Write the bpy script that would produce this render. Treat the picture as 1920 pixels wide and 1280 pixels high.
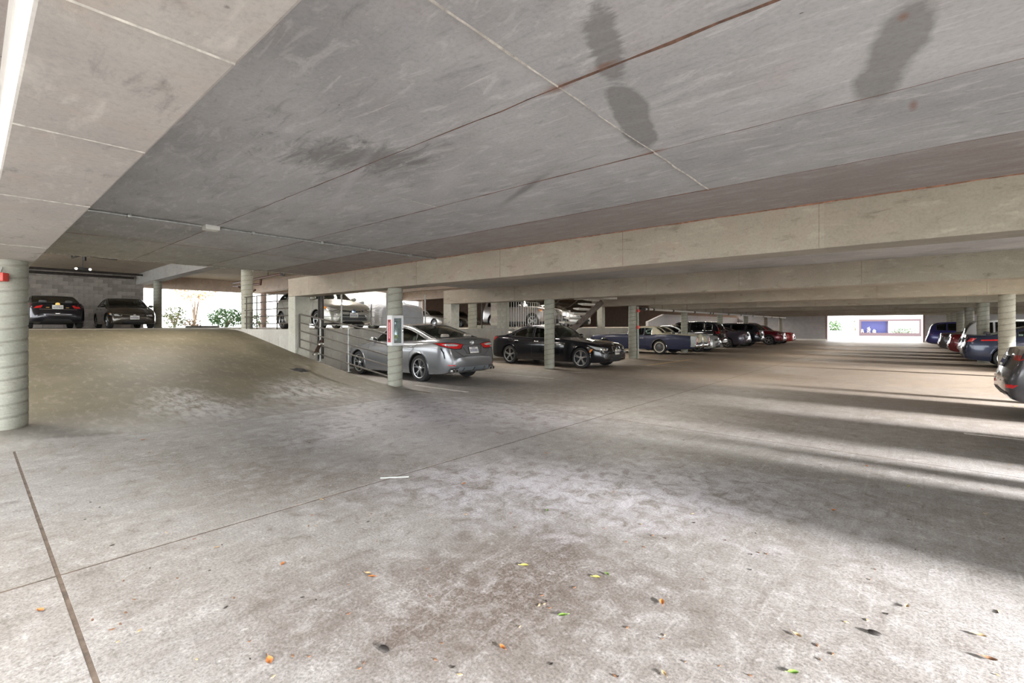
import bpy, bmesh, math, random
import numpy as np
from mathutils import Vector, Matrix
from mathutils.bvhtree import BVHTree
from mathutils.geometry import delaunay_2d_cdt

for _o in list(bpy.data.objects):
    bpy.data.objects.remove(_o)
random.seed(7)
scene = bpy.context.scene
COL = scene.collection
PI = math.pi
R = math.radians

# ---------------------------------------------------------------- camera
# world axes: +Y runs along the drive aisle to the far exit, +X to the open right side, camera above the origin
cam_d = bpy.data.cameras.new('camera')
cam = bpy.data.objects.new('camera', cam_d)
COL.objects.link(cam)
cam.location = (0, 0, 1.42)
cam.rotation_euler = (R(90), 0, R(40.55))
cam_d.sensor_width = 36.0
cam_d.lens = 36.0 * 870.7 / 1920
cam_d.shift_y = -(640 - 610.8) / 1920
cam_d.clip_start = 0.05
cam_d.clip_end = 400
scene.camera = cam

# ---------------------------------------------------------------- world, sun, lamps, exposure
world = bpy.data.worlds.new('sky')
scene.world = world
world.use_nodes = True
wn = world.node_tree
wn.nodes.clear()
_bg = wn.nodes.new('ShaderNodeBackground')
_wo = wn.nodes.new('ShaderNodeOutputWorld')
_bg.inputs['Color'].default_value = (0.93, 0.97, 1.0, 1)
_bg.inputs['Strength'].default_value = 3.4
wn.links.new(_bg.outputs[0], _wo.inputs['Surface'])

def lamp(name, typ, loc, rot, energy, color=(1, 1, 1), **kw):
    d = bpy.data.lights.new(name, typ)
    d.energy = energy
    d.color = color
    for k, v in kw.items():
        setattr(d, k, v)
    o = bpy.data.objects.new(name, d)
    COL.objects.link(o)
    o.location = loc
    o.rotation_euler = rot
    return o

SUN_ELEV = 13.4
lamp('sun', 'SUN', (20, 5, 10), (0, R(90 - SUN_ELEV), R(1.0)), 21.0, (1.0, 0.985, 0.985), angle=R(8.0))
# area lights added to fill bays and deck, without fixtures, kept out of view
for _k in range(-1, 9):
    for _x in (-11.0, -3.5, 4.5):
        lamp('bay_fill', 'AREA', (_x, 0.35 + 6.17 * _k + (.75 if _k else -.85), 2.62), (0, 0, 0), 34 if _k >= 0 else 50, (1.0, 0.93, 0.84),
             shape='RECTANGLE', size=1.2, size_y=0.16)
    lamp('deck_fill', 'AREA', (-16.5, 0.35 + 6.17 * _k + 3.0, 3.95), (0, 0, 0), 85, (1.0, 0.92, 0.82),
         shape='RECTANGLE', size=1.2, size_y=0.16)

vs = scene.view_settings
scene.display_settings.display_device = 'sRGB'
vs.view_transform = 'Standard'
vs.look = 'None'
vs.gamma = 1.0
vs.use_curve_mapping = False
vs.exposure = 1.38
try:
    scene.cycles.use_denoising = True
    scene.cycles.max_bounces = 10
    scene.cycles.diffuse_bounces = 6
    scene.cycles.glossy_bounces = 4
    scene.cycles.transparent_max_bounces = 16
    scene.cycles.caustics_reflective = False
    scene.cycles.caustics_refractive = False
    scene.cycles.sample_clamp_indirect = 6.0
except Exception:
    pass

# ---------------------------------------------------------------- materials
class NT:
    def __init__(s, name):
        s.m = bpy.data.materials.new(name)
        s.m.use_nodes = True
        s.t = s.m.node_tree
        s.t.nodes.clear()
        s.out = s.t.nodes.new('ShaderNodeOutputMaterial')
        s.b = s.t.nodes.new('ShaderNodeBsdfPrincipled')
        s.t.links.new(s.b.outputs[0], s.out.inputs['Surface'])
        s.tc = None
    def n(s, typ, **kw):
        nd = s.t.nodes.new('ShaderNode' + typ)
        for k, v in kw.items():
            setattr(nd, k, v)
        return nd
    def set(s, sock, v):
        if isinstance(v, bpy.types.NodeSocket):
            s.t.links.new(v, sock)
        elif isinstance(v, (tuple, list)) and len(v) == 3 and sock.type == 'RGBA':
            sock.default_value = (*v, 1)
        else:
            sock.default_value = v
    def P(s, **kw):
        for k, v in kw.items():
            s.set(s.b.inputs[k.replace('_', ' ')], v)
    def obj(s):
        if s.tc is None:
            s.tc = s.n('TexCoord')
        return s.tc.outputs['Object']
    def mapping(s, vec, scale=(1, 1, 1), rot=(0, 0, 0), loc=(0, 0, 0)):
        m = s.n('Mapping')
        s.set(m.inputs['Vector'], vec)
        m.inputs['Scale'].default_value = scale
        m.inputs['Rotation'].default_value = rot
        m.inputs['Location'].default_value = loc
        return m.outputs[0]
    def noise(s, scale, detail=4, rough=.6, vec=None, dist=0):
        nd = s.n('TexNoise')
        s.set(nd.inputs['Vector'], vec if vec is not None else s.obj())
        nd.inputs['Scale'].default_value = scale
        nd.inputs['Detail'].default_value = detail
        nd.inputs['Roughness'].default_value = rough
        nd.inputs['Distortion'].default_value = dist
        return nd.outputs[0]
    def ramp(s, fac, stops):
        nd = s.n('ValToRGB')
        s.set(nd.inputs[0], fac)
        el = nd.color_ramp.elements
        while len(el) > len(stops):
            el.remove(el[-1])
        while len(el) < len(stops):
            el.new(1)
        for e, (p, c) in zip(el, stops):
            e.position = p
            e.color = (*c, 1) if isinstance(c, (tuple, list)) else (c, c, c, 1)
        return nd.outputs[0]
    def mix(s, fac, a, b, blend='MIX'):
        nd = s.n('MixRGB', blend_type=blend)
        s.set(nd.inputs[0], fac)
        s.set(nd.inputs[1], a)
        s.set(nd.inputs[2], b)
        return nd.outputs[0]
    def math(s, op, a, b=0.0, c=0.0, clamp=False):
        nd = s.n('Math', operation=op, use_clamp=clamp)
        s.set(nd.inputs[0], a)
        s.set(nd.inputs[1], b)
        s.set(nd.inputs[2], c)
        return nd.outputs[0]
    def sep(s, vec=None):
        nd = s.n('SeparateXYZ')
        s.set(nd.inputs[0], vec if vec is not None else s.obj())
        return nd.outputs
    def bump(s, h, strength=.3, dist=.01):
        nd = s.n('Bump')
        nd.inputs['Strength'].default_value = strength
        nd.inputs['Distance'].default_value = dist
        s.set(nd.inputs['Height'], h)
        s.set(s.b.inputs['Normal'], nd.outputs[0])
    def blob(s, cx, cy, rx, ry, rot=0, warp=None, wamt=.5, hard=.5):
        """soft-edged ellipse mask on the XY plane (a stain), edge broken up by noise"""
        v = s.mapping(s.obj(), (1, 1, 0), (0, 0, 0), (-cx, -cy, 0))
        v = s.mapping(v, (1, 1, 1), (0, 0, -rot))
        v = s.mapping(v, (1 / rx, 1 / ry, 0))
        ln = s.n('VectorMath', operation='LENGTH')
        s.set(ln.inputs[0], v)
        d = ln.outputs['Value']
        if warp is not None:
            d = s.math('ADD', d, s.math('MULTIPLY', s.math('SUBTRACT', warp, .5), wamt * 2))
        return s.ramp(d, [(hard, 1.0), (1.0, 0.0)])

MATS = {}
def simple(name, col, rough=.5, metal=0.0, coat=0.0, var=0.06, scale=8, spec=.5, emit=None):
    if name in MATS:
        return MATS[name]
    t = NT(name)
    f = t.noise(scale, 4, .6)
    a = tuple(max(0, c * (1 - var * 2)) for c in col)
    b = tuple(min(1, c * (1 + var * 2)) for c in col)
    t.P(Base_Color=t.ramp(f, [(.3, a), (.7, b)]), Roughness=rough, Metallic=metal, Coat_Weight=coat)
    t.b.inputs['Specular IOR Level'].default_value = spec
    if emit:
        t.b.inputs['Emission Color'].default_value = (*emit[0], 1)
        t.b.inputs['Emission Strength'].default_value = emit[1]
    MATS[name] = t.m
    return t.m

def paint(name, col, metal=.35, rough=.28, coat=.6):
    if name in MATS:
        return MATS[name]
    t = NT(name)
    f = t.noise(260, 2, .5)
    c = t.ramp(f, [(.35, tuple(x * .85 for x in col)), (.65, tuple(min(1, x * 1.15) for x in col))])
    t.P(Base_Color=c, Metallic=metal, Roughness=rough, Coat_Weight=coat, Coat_Roughness=.05)
    t.b.inputs['Specular IOR Level'].default_value = .4
    MATS[name] = t.m
    return t.m

def glassmat(name, tint, gloss=.05, ior=1.6):
    if name in MATS:
        return MATS[name]
    t = NT(name)
    t.t.nodes.remove(t.b)
    tr = t.n('BsdfTransparent')
    gl = t.n('BsdfGlossy')
    gl.inputs['Roughness'].default_value = gloss
    gl.inputs['Color'].default_value = (.95, 1, .97, 1)
    d = t.noise(2.5, 3, .5)
    tr_c = t.ramp(d, [(.3, tuple(x * .93 for x in tint)), (.7, tint)])
    t.set(tr.inputs['Color'], tr_c)
    fr = t.n('Fresnel')
    fr.inputs['IOR'].default_value = ior
    mx = t.n('MixShader')
    t.t.links.new(fr.outputs[0], mx.inputs[0])
    t.t.links.new(tr.outputs[0], mx.inputs[1])
    t.t.links.new(gl.outputs[0], mx.inputs[2])
    t.t.links.new(mx.outputs[0], t.out.inputs['Surface'])
    MATS[name] = t.m
    return t.m

# ---------------------------------------------------------------- object helpers
def link(name, me, parent=None, loc=None, rot=None):
    o = bpy.data.objects.new(name, me)
    COL.objects.link(o)
    if parent is not None:
        o.parent = parent
    if loc is not None:
        o.location = loc
    if rot is not None:
        o.rotation_euler = rot
    return o

def tag(o, label=None, cat=None, group=None, kind=None):
    if label: o['label'] = label
    if cat: o['category'] = cat
    if group: o['group'] = group
    if kind: o['kind'] = kind
    return o

def empty(name, loc=(0, 0, 0), rz=0.0):
    o = bpy.data.objects.new(name, None)
    COL.objects.link(o)
    o.location = loc
    o.rotation_euler = (0, 0, rz)
    o.empty_display_size = .2
    return o

class MB:
    """collects boxes, tubes, lathes and prisms into one mesh"""
    def __init__(s):
        s.v = []; s.f = []; s.mi = []
    def add(s, vs, fs, mi=0):
        b = len(s.v)
        s.v += [tuple(p) for p in vs]
        s.f += [tuple(i + b for i in f) for f in fs]
        s.mi += [mi] * len(fs)
        return s
    def box(s, x0, x1, y0, y1, z0, z1, mi=0, M=None):
        vs = [Vector(p) for p in ((x0, y0, z0), (x1, y0, z0), (x1, y1, z0), (x0, y1, z0), (x0, y0, z1), (x1, y0, z1), (x1, y1, z1), (x0, y1, z1))]
        if M is not None:
            vs = [M @ p for p in vs]
        return s.add(vs, [(0, 3, 2, 1), (4, 5, 6, 7), (0, 1, 5, 4), (1, 2, 6, 5), (2, 3, 7, 6), (3, 0, 4, 7)], mi)
    def bbox(s, x0, x1, y0, y1, z0, z1, c=.01, mi=0, M=None):
        """box with chamfered edges"""
        bm = bmesh.new()
        bmesh.ops.create_cube(bm, size=1)
        bmesh.ops.scale(bm, vec=(x1 - x0, y1 - y0, z1 - z0), verts=bm.verts)
        bmesh.ops.translate(bm, vec=((x0 + x1) / 2, (y0 + y1) / 2, (z0 + z1) / 2), verts=bm.verts)
        bmesh.ops.bevel(bm, geom=list(bm.edges), offset=c, segments=2, affect='EDGES', profile=.5)
        if M is not None:
            bmesh.ops.transform(bm, matrix=M, verts=bm.verts)
        bm.verts.index_update()
        s.add([v.co.copy() for v in bm.verts], [tuple(v.index for v in f.verts) for f in bm.faces], mi)
        bm.free()
        return s
    def tube(s, pts, r, n=8, mi=0, closed=False, caps=True):
        pts = [Vector(p) for p in pts]
        m = len(pts)
        rr = r if isinstance(r, (list, tuple)) else [r] * m
        vs = []; fs = []
        up = None
        for i, p in enumerate(pts):
            if closed:
                d = pts[(i + 1) % m] - pts[(i - 1) % m]
            else:
                d = pts[min(i + 1, m - 1)] - pts[max(i - 1, 0)]
            if d.length < 1e-9: d = Vector((0, 0, 1))
            d.normalize()
            if up is None:
                up = Vector((0, 0, 1)) if abs(d.z) < .9 else Vector((1, 0, 0))
            a = d.cross(up)
            if a.length < 1e-6:
                a = d.orthogonal()
            a.normalize()
            b = a.cross(d).normalized()
            up = b
            for k in range(n):
                t = 2 * PI * k / n
                vs.append(p + (a * math.cos(t) + b * math.sin(t)) * rr[i])
        for i in range(m if closed else m - 1):
            for k in range(n):
                j = (i + 1) % m
                fs.append((i * n + k, i * n + (k + 1) % n, j * n + (k + 1) % n, j * n + k))
        if caps and not closed:
            fs.append(tuple(range(n))[::-1])
            fs.append(tuple((m - 1) * n + k for k in range(n)))
        return s.add(vs, fs, mi)
    def lathe(s, prof, n=32, axis='Z', mi=0, M=None, close=False, caps=True):
        """prof: list of (radius, height)"""
        vs = []; fs = []
        m = len(prof)
        for (r, h) in prof:
            for k in range(n):
                t = 2 * PI * k / n
                c, d = r * math.cos(t), r * math.sin(t)
                p = Vector((c, d, h)) if axis == 'Z' else (Vector((c, h, d)) if axis == 'Y' else Vector((h, c, d)))
                vs.append(M @ p if M is not None else p)
        for i in range(m if close else m - 1):
            j = (i + 1) % m
            for k in range(n):
                q = (i * n + k, i * n + (k + 1) % n, j * n + (k + 1) % n, j * n + k)
                fs.append(q if axis == 'Z' else q[::-1] if axis == 'Y' else q)
        if not close and caps:
            if prof[0][0] > 1e-6: fs.append(tuple(range(n))[::-1])
            if prof[-1][0] > 1e-6: fs.append(tuple((m - 1) * n + k for k in range(n)))
        return s.add(vs, fs, mi)
    def prism(s, poly, z0, z1, mi=0, M=None, axis='Z'):
        n = len(poly)
        def P(a, b, h):
            p = Vector((a, b, h)) if axis == 'Z' else (Vector((a, h, b)) if axis == 'Y' else Vector((h, a, b)))
            return M @ p if M is not None else p
        vs = [P(a, b, z0) for a, b in poly] + [P(a, b, z1) for a, b in poly]
        fs = [tuple(range(n))[::-1], tuple(range(n, 2 * n))] + [(i, (i + 1) % n, n + (i + 1) % n, n + i) for i in range(n)]
        return s.add(vs, fs, mi)
    def sphere(s, c, r, nu=12, nv=8, mi=0, M=None):
        rx, ry, rz = r if isinstance(r, (tuple, list)) else (r, r, r)
        vs = []; fs = []
        for j in range(nv + 1):
            ph = PI * j / nv
            for i in range(nu):
                t = 2 * PI * i / nu
                p = Vector((c[0] + rx * math.sin(ph) * math.cos(t), c[1] + ry * math.sin(ph) * math.sin(t), c[2] - rz * math.cos(ph)))
                vs.append(M @ p if M is not None else p)
        for j in range(nv):
            for i in range(nu):
                fs.append((j * nu + i, j * nu + (i + 1) % nu, (j + 1) * nu + (i + 1) % nu, (j + 1) * nu + i))
        return s.add(vs, fs, mi)
    def mesh(s, name, mats, smooth=40):
        me = bpy.data.meshes.new(name)
        me.from_pydata(s.v, [], s.f)
        for m in (mats if isinstance(mats, (list, tuple)) else [mats]):
            me.materials.append(m)
        if any(s.mi):
            me.polygons.foreach_set('material_index', s.mi)
        bm = bmesh.new()
        bm.from_mesh(me)
        bmesh.ops.recalc_face_normals(bm, faces=bm.faces)
        bm.to_mesh(me)
        bm.free()
        if smooth:
            me.polygons.foreach_set('use_smooth', [True] * len(me.polygons))
            me.set_sharp_from_angle(angle=R(smooth))
        me.update()
        return me
    def build(s, name, mats, parent=None, loc=None, rot=None, smooth=40):
        return link(name, s.mesh(name, mats, smooth), parent, loc, rot)


# ---------------------------------------------------------------- concrete materials
def floor_material():
    t = NT('floor_concrete')
    w1 = t.noise(.45, 6, .62)
    w2 = t.noise(2.2, 6, .65, dist=.4)
    w3 = t.noise(6, 6, .70, dist=.7)
    fine = t.noise(70, 5, .75)
    mid = t.noise(22, 7, .78, dist=.6)
    br_ = t.noise(26, 4, .65, vec=t.mapping(t.obj(), (1, .05, 1), (0, 0, R(7))))
    c = t.ramp(w1, [(.32, (.170, .154, .138)), (.52, (.225, .210, .197)), (.7, (.275, .266, .260))])
    # worn brown patches showing the aggregate
    bm1 = t.math('MULTIPLY', t.blob(-1.75, 1.75, 1.5, .85, R(60), w2, .7, .2), t.ramp(mid, [(.36, 0.0), (.52, 1.0)]))
    bm2 = t.math('MULTIPLY', t.blob(-4.2, 2.3, 2.3, 1.0, R(45), w2, .6, .1), t.ramp(mid, [(.42, 0.0), (.60, .8)]))
    c = t.mix(t.math('MULTIPLY', t.math('ADD', bm1, bm2, clamp=True), .85), c, (.088, .062, .046))
    # white bloom, and a lightening painted over the middle floor
    ef = t.math('ADD', t.blob(-2.1, 3.6, 2.4, 1.1, R(35), w2, .9, .3), t.blob(-6.6, 4.2, 2.2, 1.1, R(-50), w2, 1.0, .3), clamp=True)
    ef = t.math('ADD', ef, t.blob(-8.3, 3.0, 1.6, .9, R(60), w2, 1.0, .1), clamp=True)
    ef = t.math('ADD', ef, t.blob(-5.9, 5.3, 2.9, 1.3, R(20), w2, 1.0, .35), clamp=True)
    c = t.mix(t.math('MULTIPLY', t.blob(-5.6, 4.6, 3.8, 2.6, 0, w2, .6, .2), .55), c, (.36, .348, .372))  # broad pale patch brightening the dim middle floor in the colour
    ef = t.math('MULTIPLY', ef, t.ramp(w3, [(.38, 0.0), (.60, 1.0)]))
    c = t.mix(t.math('MULTIPLY', ef, .85), c, (.45, .435, .48))
    # mottling, lacy crazing, broom marks along the aisle
    c = t.mix(t.math('MULTIPLY', t.ramp(w3, [(.50, 0.0), (.66, .7)]), t.ramp(mid, [(.35, .2), (.6, 1.0)])), c, (.37, .355, .35))
    c = t.mix(t.ramp(w3, [(.30, .65), (.45, 0.0)]), c, (.095, .076, .062))
    c = t.mix(t.math('MULTIPLY', t.ramp(mid, [(.56, 0.0), (.68, .7)]), t.ramp(w2, [(.35, .3), (.6, 1.0)])), c, (.44, .425, .42))
    c = t.mix(t.ramp(mid, [(.30, .6), (.42, 0.0)]), c, (.085, .067, .055))
    vo = t.n('TexVoronoi', feature='DISTANCE_TO_EDGE')
    wv = t.n('VectorMath', operation='ADD'); t.set(wv.inputs[0], t.obj())
    nz = t.n('TexNoise'); t.set(nz.inputs['Vector'], t.obj()); nz.inputs['Scale'].default_value = 9; nz.inputs['Detail'].default_value = 3
    sc_ = t.n('VectorMath', operation='SCALE'); t.set(sc_.inputs[0], nz.outputs[1]); sc_.inputs['Scale'].default_value = .10
    t.set(wv.inputs[1], sc_.outputs[0])
    t.set(vo.inputs['Vector'], wv.outputs[0]); vo.inputs['Scale'].default_value = 15
    lace = t.math('MULTIPLY', t.ramp(vo.outputs['Distance'], [(.0, 1.0), (.07, 0.0)]), t.ramp(w2, [(.50, 0.0), (.66, .38)]))
    c = t.mix(lace, c, (.46, .44, .43))
    c = t.mix(t.ramp(br_, [(.57, 0.0), (.70, .26)]), c, (.42, .405, .395))
    c = t.mix(t.ramp(br_, [(.32, .28), (.44, 0.0)]), c, (.11, .092, .08))
    # tyre-polished brown of the aisle further in, warm shade tone painted in
    y = t.sep()['Y']
    far = t.math('MULTIPLY_ADD', y, .12, -.80, clamp=True)
    far = t.math('MULTIPLY', far, t.ramp(w2, [(.3, .55), (.65, .88)]))
    c = t.mix(far, c, t.mix(w2, (.140, .096, .056), (.240, .182, .126)))
    c = t.mix(.9, c, t.ramp(fine, [(.3, .35), (.5, 1.0), (.7, 1.5)]), 'MULTIPLY')
    # oil drips
    vor = t.n('TexVoronoi'); t.set(vor.inputs['Vector'], t.obj()); vor.inputs['Scale'].default_value = 1.1
    oil = t.ramp(t.math('ADD', vor.outputs['Distance'], t.math('MULTIPLY', mid, .14)), [(.09, .6), (.15, 0.0)])
    c = t.mix(oil, c, (.10, .085, .075))
    t.P(Base_Color=c, Roughness=t.ramp(w2, [(.3, .50), (.7, .75)]))
    t.bump(t.mix(.5, fine, mid), .4, .006)
    return t.m

def ramp_material():
    t = NT('ramp_concrete')
    w1 = t.noise(.5, 6, .62)
    mid = t.noise(9, 6, .7, vec=t.mapping(t.obj(), (.35, 1, 1)), dist=.5)
    fine = t.noise(55, 5, .75)
    c = t.ramp(w1, [(.3, (.070, .060, .034)), (.55, (.108, .094, .058)), (.75, (.15, .133, .09))])
    x = t.sep()['X']
    low = t.math('MULTIPLY_ADD', x, .55, 5.4, clamp=True)        # paler where the ramp runs out onto the floor
    c = t.mix(t.math('MULTIPLY', low, t.ramp(mid, [(.3, .6), (.6, 1.0)])), c, (.255, .240, .228))
    c = t.mix(t.math('MULTIPLY', t.math('ADD', t.blob(-8.75, .72, .95, .34, R(25), w1, .5, .3), t.blob(-8.1, 1.0, .5, .14, R(60), w1, .5, .3), clamp=True), .6), c, (.075, .066, .055))
    ef = t.math('MULTIPLY', t.math('ADD', t.blob(-9.2, 4.5, 1.7, 1.2, 0, w1, .9, .1), t.blob(-9.3, 2.5, 1.5, .9, 0, w1, .9, .1), clamp=True), t.ramp(mid, [(.36, 0.0), (.6, 1.0)]))
    c = t.mix(t.math('MULTIPLY', ef, .7), c, (.60, .58, .60))
    c = t.mix(t.ramp(mid, [(.52, 0.0), (.75, .30)]), c, (.42, .39, .33))
    c = t.mix(t.ramp(mid, [(.25, .5), (.42, 0.0)]), c, (.11, .10, .08))
    c = t.mix(.7, c, t.ramp(fine, [(.25, .5), (.5, 1.0), (.75, 1.25)]), 'MULTIPLY')
    t.P(Base_Color=c, Roughness=.66)
    t.bump(t.mix(.5, fine, mid), .35, .006)
    return t.m

def ceiling_material():
    t = NT('ceiling_concrete')
    s = t.sep()
    fx = t.math('FLOOR', t.math('MULTIPLY_ADD', s['X'], 1 / 2.67, 1.565 / 2.67 + 40))
    fy = t.math('FLOOR', t.math('MULTIPLY_ADD', s['Y'], 1 / 1.335, -.92 / 1.335 + 40))
    wh = t.n('TexWhiteNoise', noise_dimensions='2D')
    cb = t.n('CombineXYZ'); t.set(cb.inputs[0], fx); t.set(cb.inputs[1], fy)
    t.set(wh.inputs['Vector'], cb.outputs[0])
    w1 = t.noise(.7, 6, .62)
    w2 = t.noise(2.6, 6, .66, dist=.5)
    st = t.noise(9, 7, .70, vec=t.mapping(t.obj(), (.28, 1, 1)), dist=.9)
    fine = t.noise(38, 4, .72)
    c = t.ramp(w1, [(.28, (.345, .347, .353)), (.5, (.45, .452, .458)), (.72, (.53, .531, .535))])
    c = t.mix(.45, c, t.ramp(wh.outputs['Value'], [(0, .76), (1, 1.14)]), 'MULTIPLY')
    c = t.mix(t.ramp(w2, [(.52, 0.0), (.74, .3)]), c, (.40, .345, .33))       # pinkish form-oil tint
    c = t.mix(t.ramp(st, [(.53, 0.0), (.64, .6)]), c, (.62, .62, .625))
    c = t.mix(t.ramp(st, [(.31, .5), (.44, 0.0)]), c, (.22, .218, .22))
    # stained strip along the beams
    my = t.math('MODULO', t.math('ADD', s['Y'], 6.17 * 4 - 4.92), 6.17)
    strip = t.math('MULTIPLY', t.math('MULTIPLY', t.math('LESS_THAN', my, 1.40), t.math('LESS_THAN', s['Y'], 7.0)), t.ramp(st, [(.3, .9), (.7, .55)]))
    c = t.mix(strip, c, (.285, .238, .22))
    # water stains: dark drips and a pale run
    dr = t.blob(-1.16, 2.08, .10, .42, R(20), st, .7, .7)
    dr = t.math('ADD', dr, t.blob(-1.44, 3.0, .13, .60, R(16), w2, .55, .8), clamp=True)
    dr = t.math('ADD', dr, t.blob(-.07, 3.12, .14, .72, R(13), w2, .6, .7), clamp=True)
    dr = t.math('ADD', dr, t.blob(-3.5, 2.1, .8, .4, R(40), st, 1.4, .35), clamp=True)
    dr = t.math('ADD', dr, t.blob(-3.0, 3.7, .07, .8, R(62), w2, .35, .3), clamp=True)
    c = t.mix(t.math('MULTIPLY', dr, .72), c, (.19, .185, .18))
    pl = t.math('ADD', t.blob(-4.4, 2.5, 1.7, .07, R(-20), w2, .35, .3), t.blob(-3.4, 3.0, .9, .16, R(-30), st, .9, .1), clamp=True)
    c = t.mix(t.math('MULTIPLY', pl, .55), c, (.55, .54, .57))
    for (rx_, ry_, sx_, sy_) in ((-1.565, 2.25, .16, .05), (-1.565, 3.585, .15, .05), (-1.565, 4.95, .14, .05), (-1.25, 2.22, .12, .03), (.95, 4.9, .10, .03), (-.02, 2.75, .03, .05), (.02, 3.9, .03, .12)):
        c = t.mix(t.math('MULTIPLY', t.blob(rx_, ry_, sx_, sy_, 0, w2, .5, .2), .6), c, (.24, .105, .06))
    for (rx_, ry_, sx_, a_) in ((-1.87, 1.89, .2, 0), (-2.6, 1.72, .2, 5), (-2.2, 2.55, .16, 8), (.9, 3.35, .18, 0), (.5, 4.4, .2, 0)):
        c = t.mix(t.math('MULTIPLY', t.blob(rx_, ry_, sx_, .006, R(a_)), .7), c, (.62, .61, .59))
    c = t.mix(.45, c, t.ramp(fine, [(.25, .62), (.5, 1.0), (.75, 1.16)]), 'MULTIPLY')
    vor = t.n('TexVoronoi'); t.set(vor.inputs['Vector'], t.mapping(t.obj(), (1, 2.2, 1))); vor.inputs['Scale'].default_value = 2.6
    pit = t.ramp(t.math('ADD', vor.outputs['Distance'], t.math('MULTIPLY', fine, .03)), [(.030, .85), (.045, 0.0)])
    c = t.mix(pit, c, (.07, .06, .055))
    t.P(Base_Color=c, Roughness=.8)
    t.bump(t.mix(.6, fine, st), .15, .004)
    return t.m

def concrete(name, a, b, tint, tamt=.35, dark=(.14, .13, .11), streak=(1, 1, 1), scale=1.2, panel=None):
    t = NT(name)
    w1 = t.noise(scale, 6, .62)
    w2 = t.noise(scale * 3.3, 6, .66, dist=.5)
    st = t.noise(8, 5, .68, vec=t.mapping(t.obj(), streak), dist=.4)
    fine = t.noise(42, 4, .72)
    c = t.ramp(w1, [(.3, a), (.7, b)])
    if panel:
        s = t.sep()
        wh = t.n('TexWhiteNoise', noise_dimensions='2D')
        cb = t.n('CombineXYZ')
        t.set(cb.inputs[0], t.math('FLOOR', t.math('MULTIPLY_ADD', s['X'], 1 / panel, 40.3)))
        t.set(cb.inputs[1], t.math('FLOOR', t.math('MULTIPLY', s['Y'], 1 / 3.08)))
        t.set(wh.inputs['Vector'], cb.outputs[0])
        c = t.mix(.5, c, t.ramp(wh.outputs['Value'], [(0, (.80, .77, .74)), (1, (1.10, 1.12, 1.08))]), 'MULTIPLY')
    c = t.mix(t.ramp(w2, [(.48, 0.0), (.7, tamt)]), c, tint)
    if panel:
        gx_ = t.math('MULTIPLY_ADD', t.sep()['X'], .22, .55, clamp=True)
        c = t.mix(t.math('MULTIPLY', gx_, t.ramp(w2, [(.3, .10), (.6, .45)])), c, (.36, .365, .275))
    c = t.mix(t.ramp(st, [(.27, .65), (.42, 0.0)]), c, dark)
    c = t.mix(t.ramp(st, [(.56, 0.0), (.72, .42)]), c, tuple(min(1, x * 1.4) for x in b))
    c = t.mix(.5, c, t.ramp(fine, [(.25, .65), (.5, 1.0), (.75, 1.15)]), 'MULTIPLY')
    vor = t.n('TexVoronoi'); t.set(vor.inputs['Vector'], t.obj()); vor.inputs['Scale'].default_value = 3.2
    c = t.mix(t.ramp(t.math('ADD', vor.outputs['Distance'], t.math('MULTIPLY', fine, .03)), [(.030, .7), (.050, 0.0)]), c, (.09, .08, .065))
    t.P(Base_Color=c, Roughness=.78)
    t.bump(t.mix(.5, fine, w2), .3, .006)
    MATS[name] = t.m
    return t.m

M_floor = floor_material()
M_ramp = ramp_material()
M_ceil = ceiling_material()
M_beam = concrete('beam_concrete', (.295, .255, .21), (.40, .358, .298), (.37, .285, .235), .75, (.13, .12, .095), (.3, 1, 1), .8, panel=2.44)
M_beam0 = concrete('beam_concrete_near', (.385, .365, .345), (.485, .46, .43), (.46, .385, .335), .6, (.19, .18, .17), (.3, 1, 1), .9)
M_col = concrete('column_concrete', (.27, .27, .225), (.37, .37, .32), (.37, .345, .27), .4, (.17, .165, .13), (1, 1, 3))
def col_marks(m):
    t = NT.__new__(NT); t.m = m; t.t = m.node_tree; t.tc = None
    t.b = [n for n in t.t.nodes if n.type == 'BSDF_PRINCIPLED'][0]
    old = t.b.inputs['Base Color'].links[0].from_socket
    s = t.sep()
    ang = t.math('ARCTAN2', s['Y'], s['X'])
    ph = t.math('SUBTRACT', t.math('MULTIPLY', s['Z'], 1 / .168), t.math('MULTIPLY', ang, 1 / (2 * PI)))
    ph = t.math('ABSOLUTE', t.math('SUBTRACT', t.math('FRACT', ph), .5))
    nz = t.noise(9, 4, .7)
    seam_dark = t.math('MULTIPLY', t.ramp(ph, [(.0, 1.0), (.06, .7), (.13, 0.0)]), t.ramp(nz, [(.3, .35), (.6, .95)]))
    t.set(t.b.inputs['Base Color'], t.mix(t.math('MULTIPLY', seam_dark, .6), old, (.12, .115, .09)))      # spiral seam coloured darker
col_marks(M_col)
M_pier = concrete('pier_concrete', (.34, .34, .295), (.45, .45, .40), (.38, .355, .30), .3)
M_wall = concrete('wall_concrete', (.29, .285, .265), (.38, .375, .35), (.33, .30, .25), .4, streak=(1, 1, .25))
M_deck = concrete('deck_concrete', (.36, .33, .27), (.46, .42, .35), (.40, .34, .27), .4)
M_deckceil = concrete('deck_ceiling_concrete', (.42, .355, .285), (.53, .46, .375), (.45, .37, .30), .4, streak=(.3, 1, 1))
M_deckbeam_lit = concrete('deck_beam_daylit', (.52, .42, .35), (.64, .53, .45), (.50, .40, .33), .5, streak=(.3, 1, 1))  # skylight on these beams is put into the lighter peach colour
M_grout = simple('grout', (.43, .405, .365), .85, var=.22, scale=20)
M_rustdk = simple('joint_stain', (.15, .085, .06), .85, var=.25, scale=14)
M_rust = simple('rusty_joint', (.27, .135, .085), .85, var=.25, scale=14)
M_joint = simple('joint_filler', (.095, .070, .052), .9, var=.3, scale=9)
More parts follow.
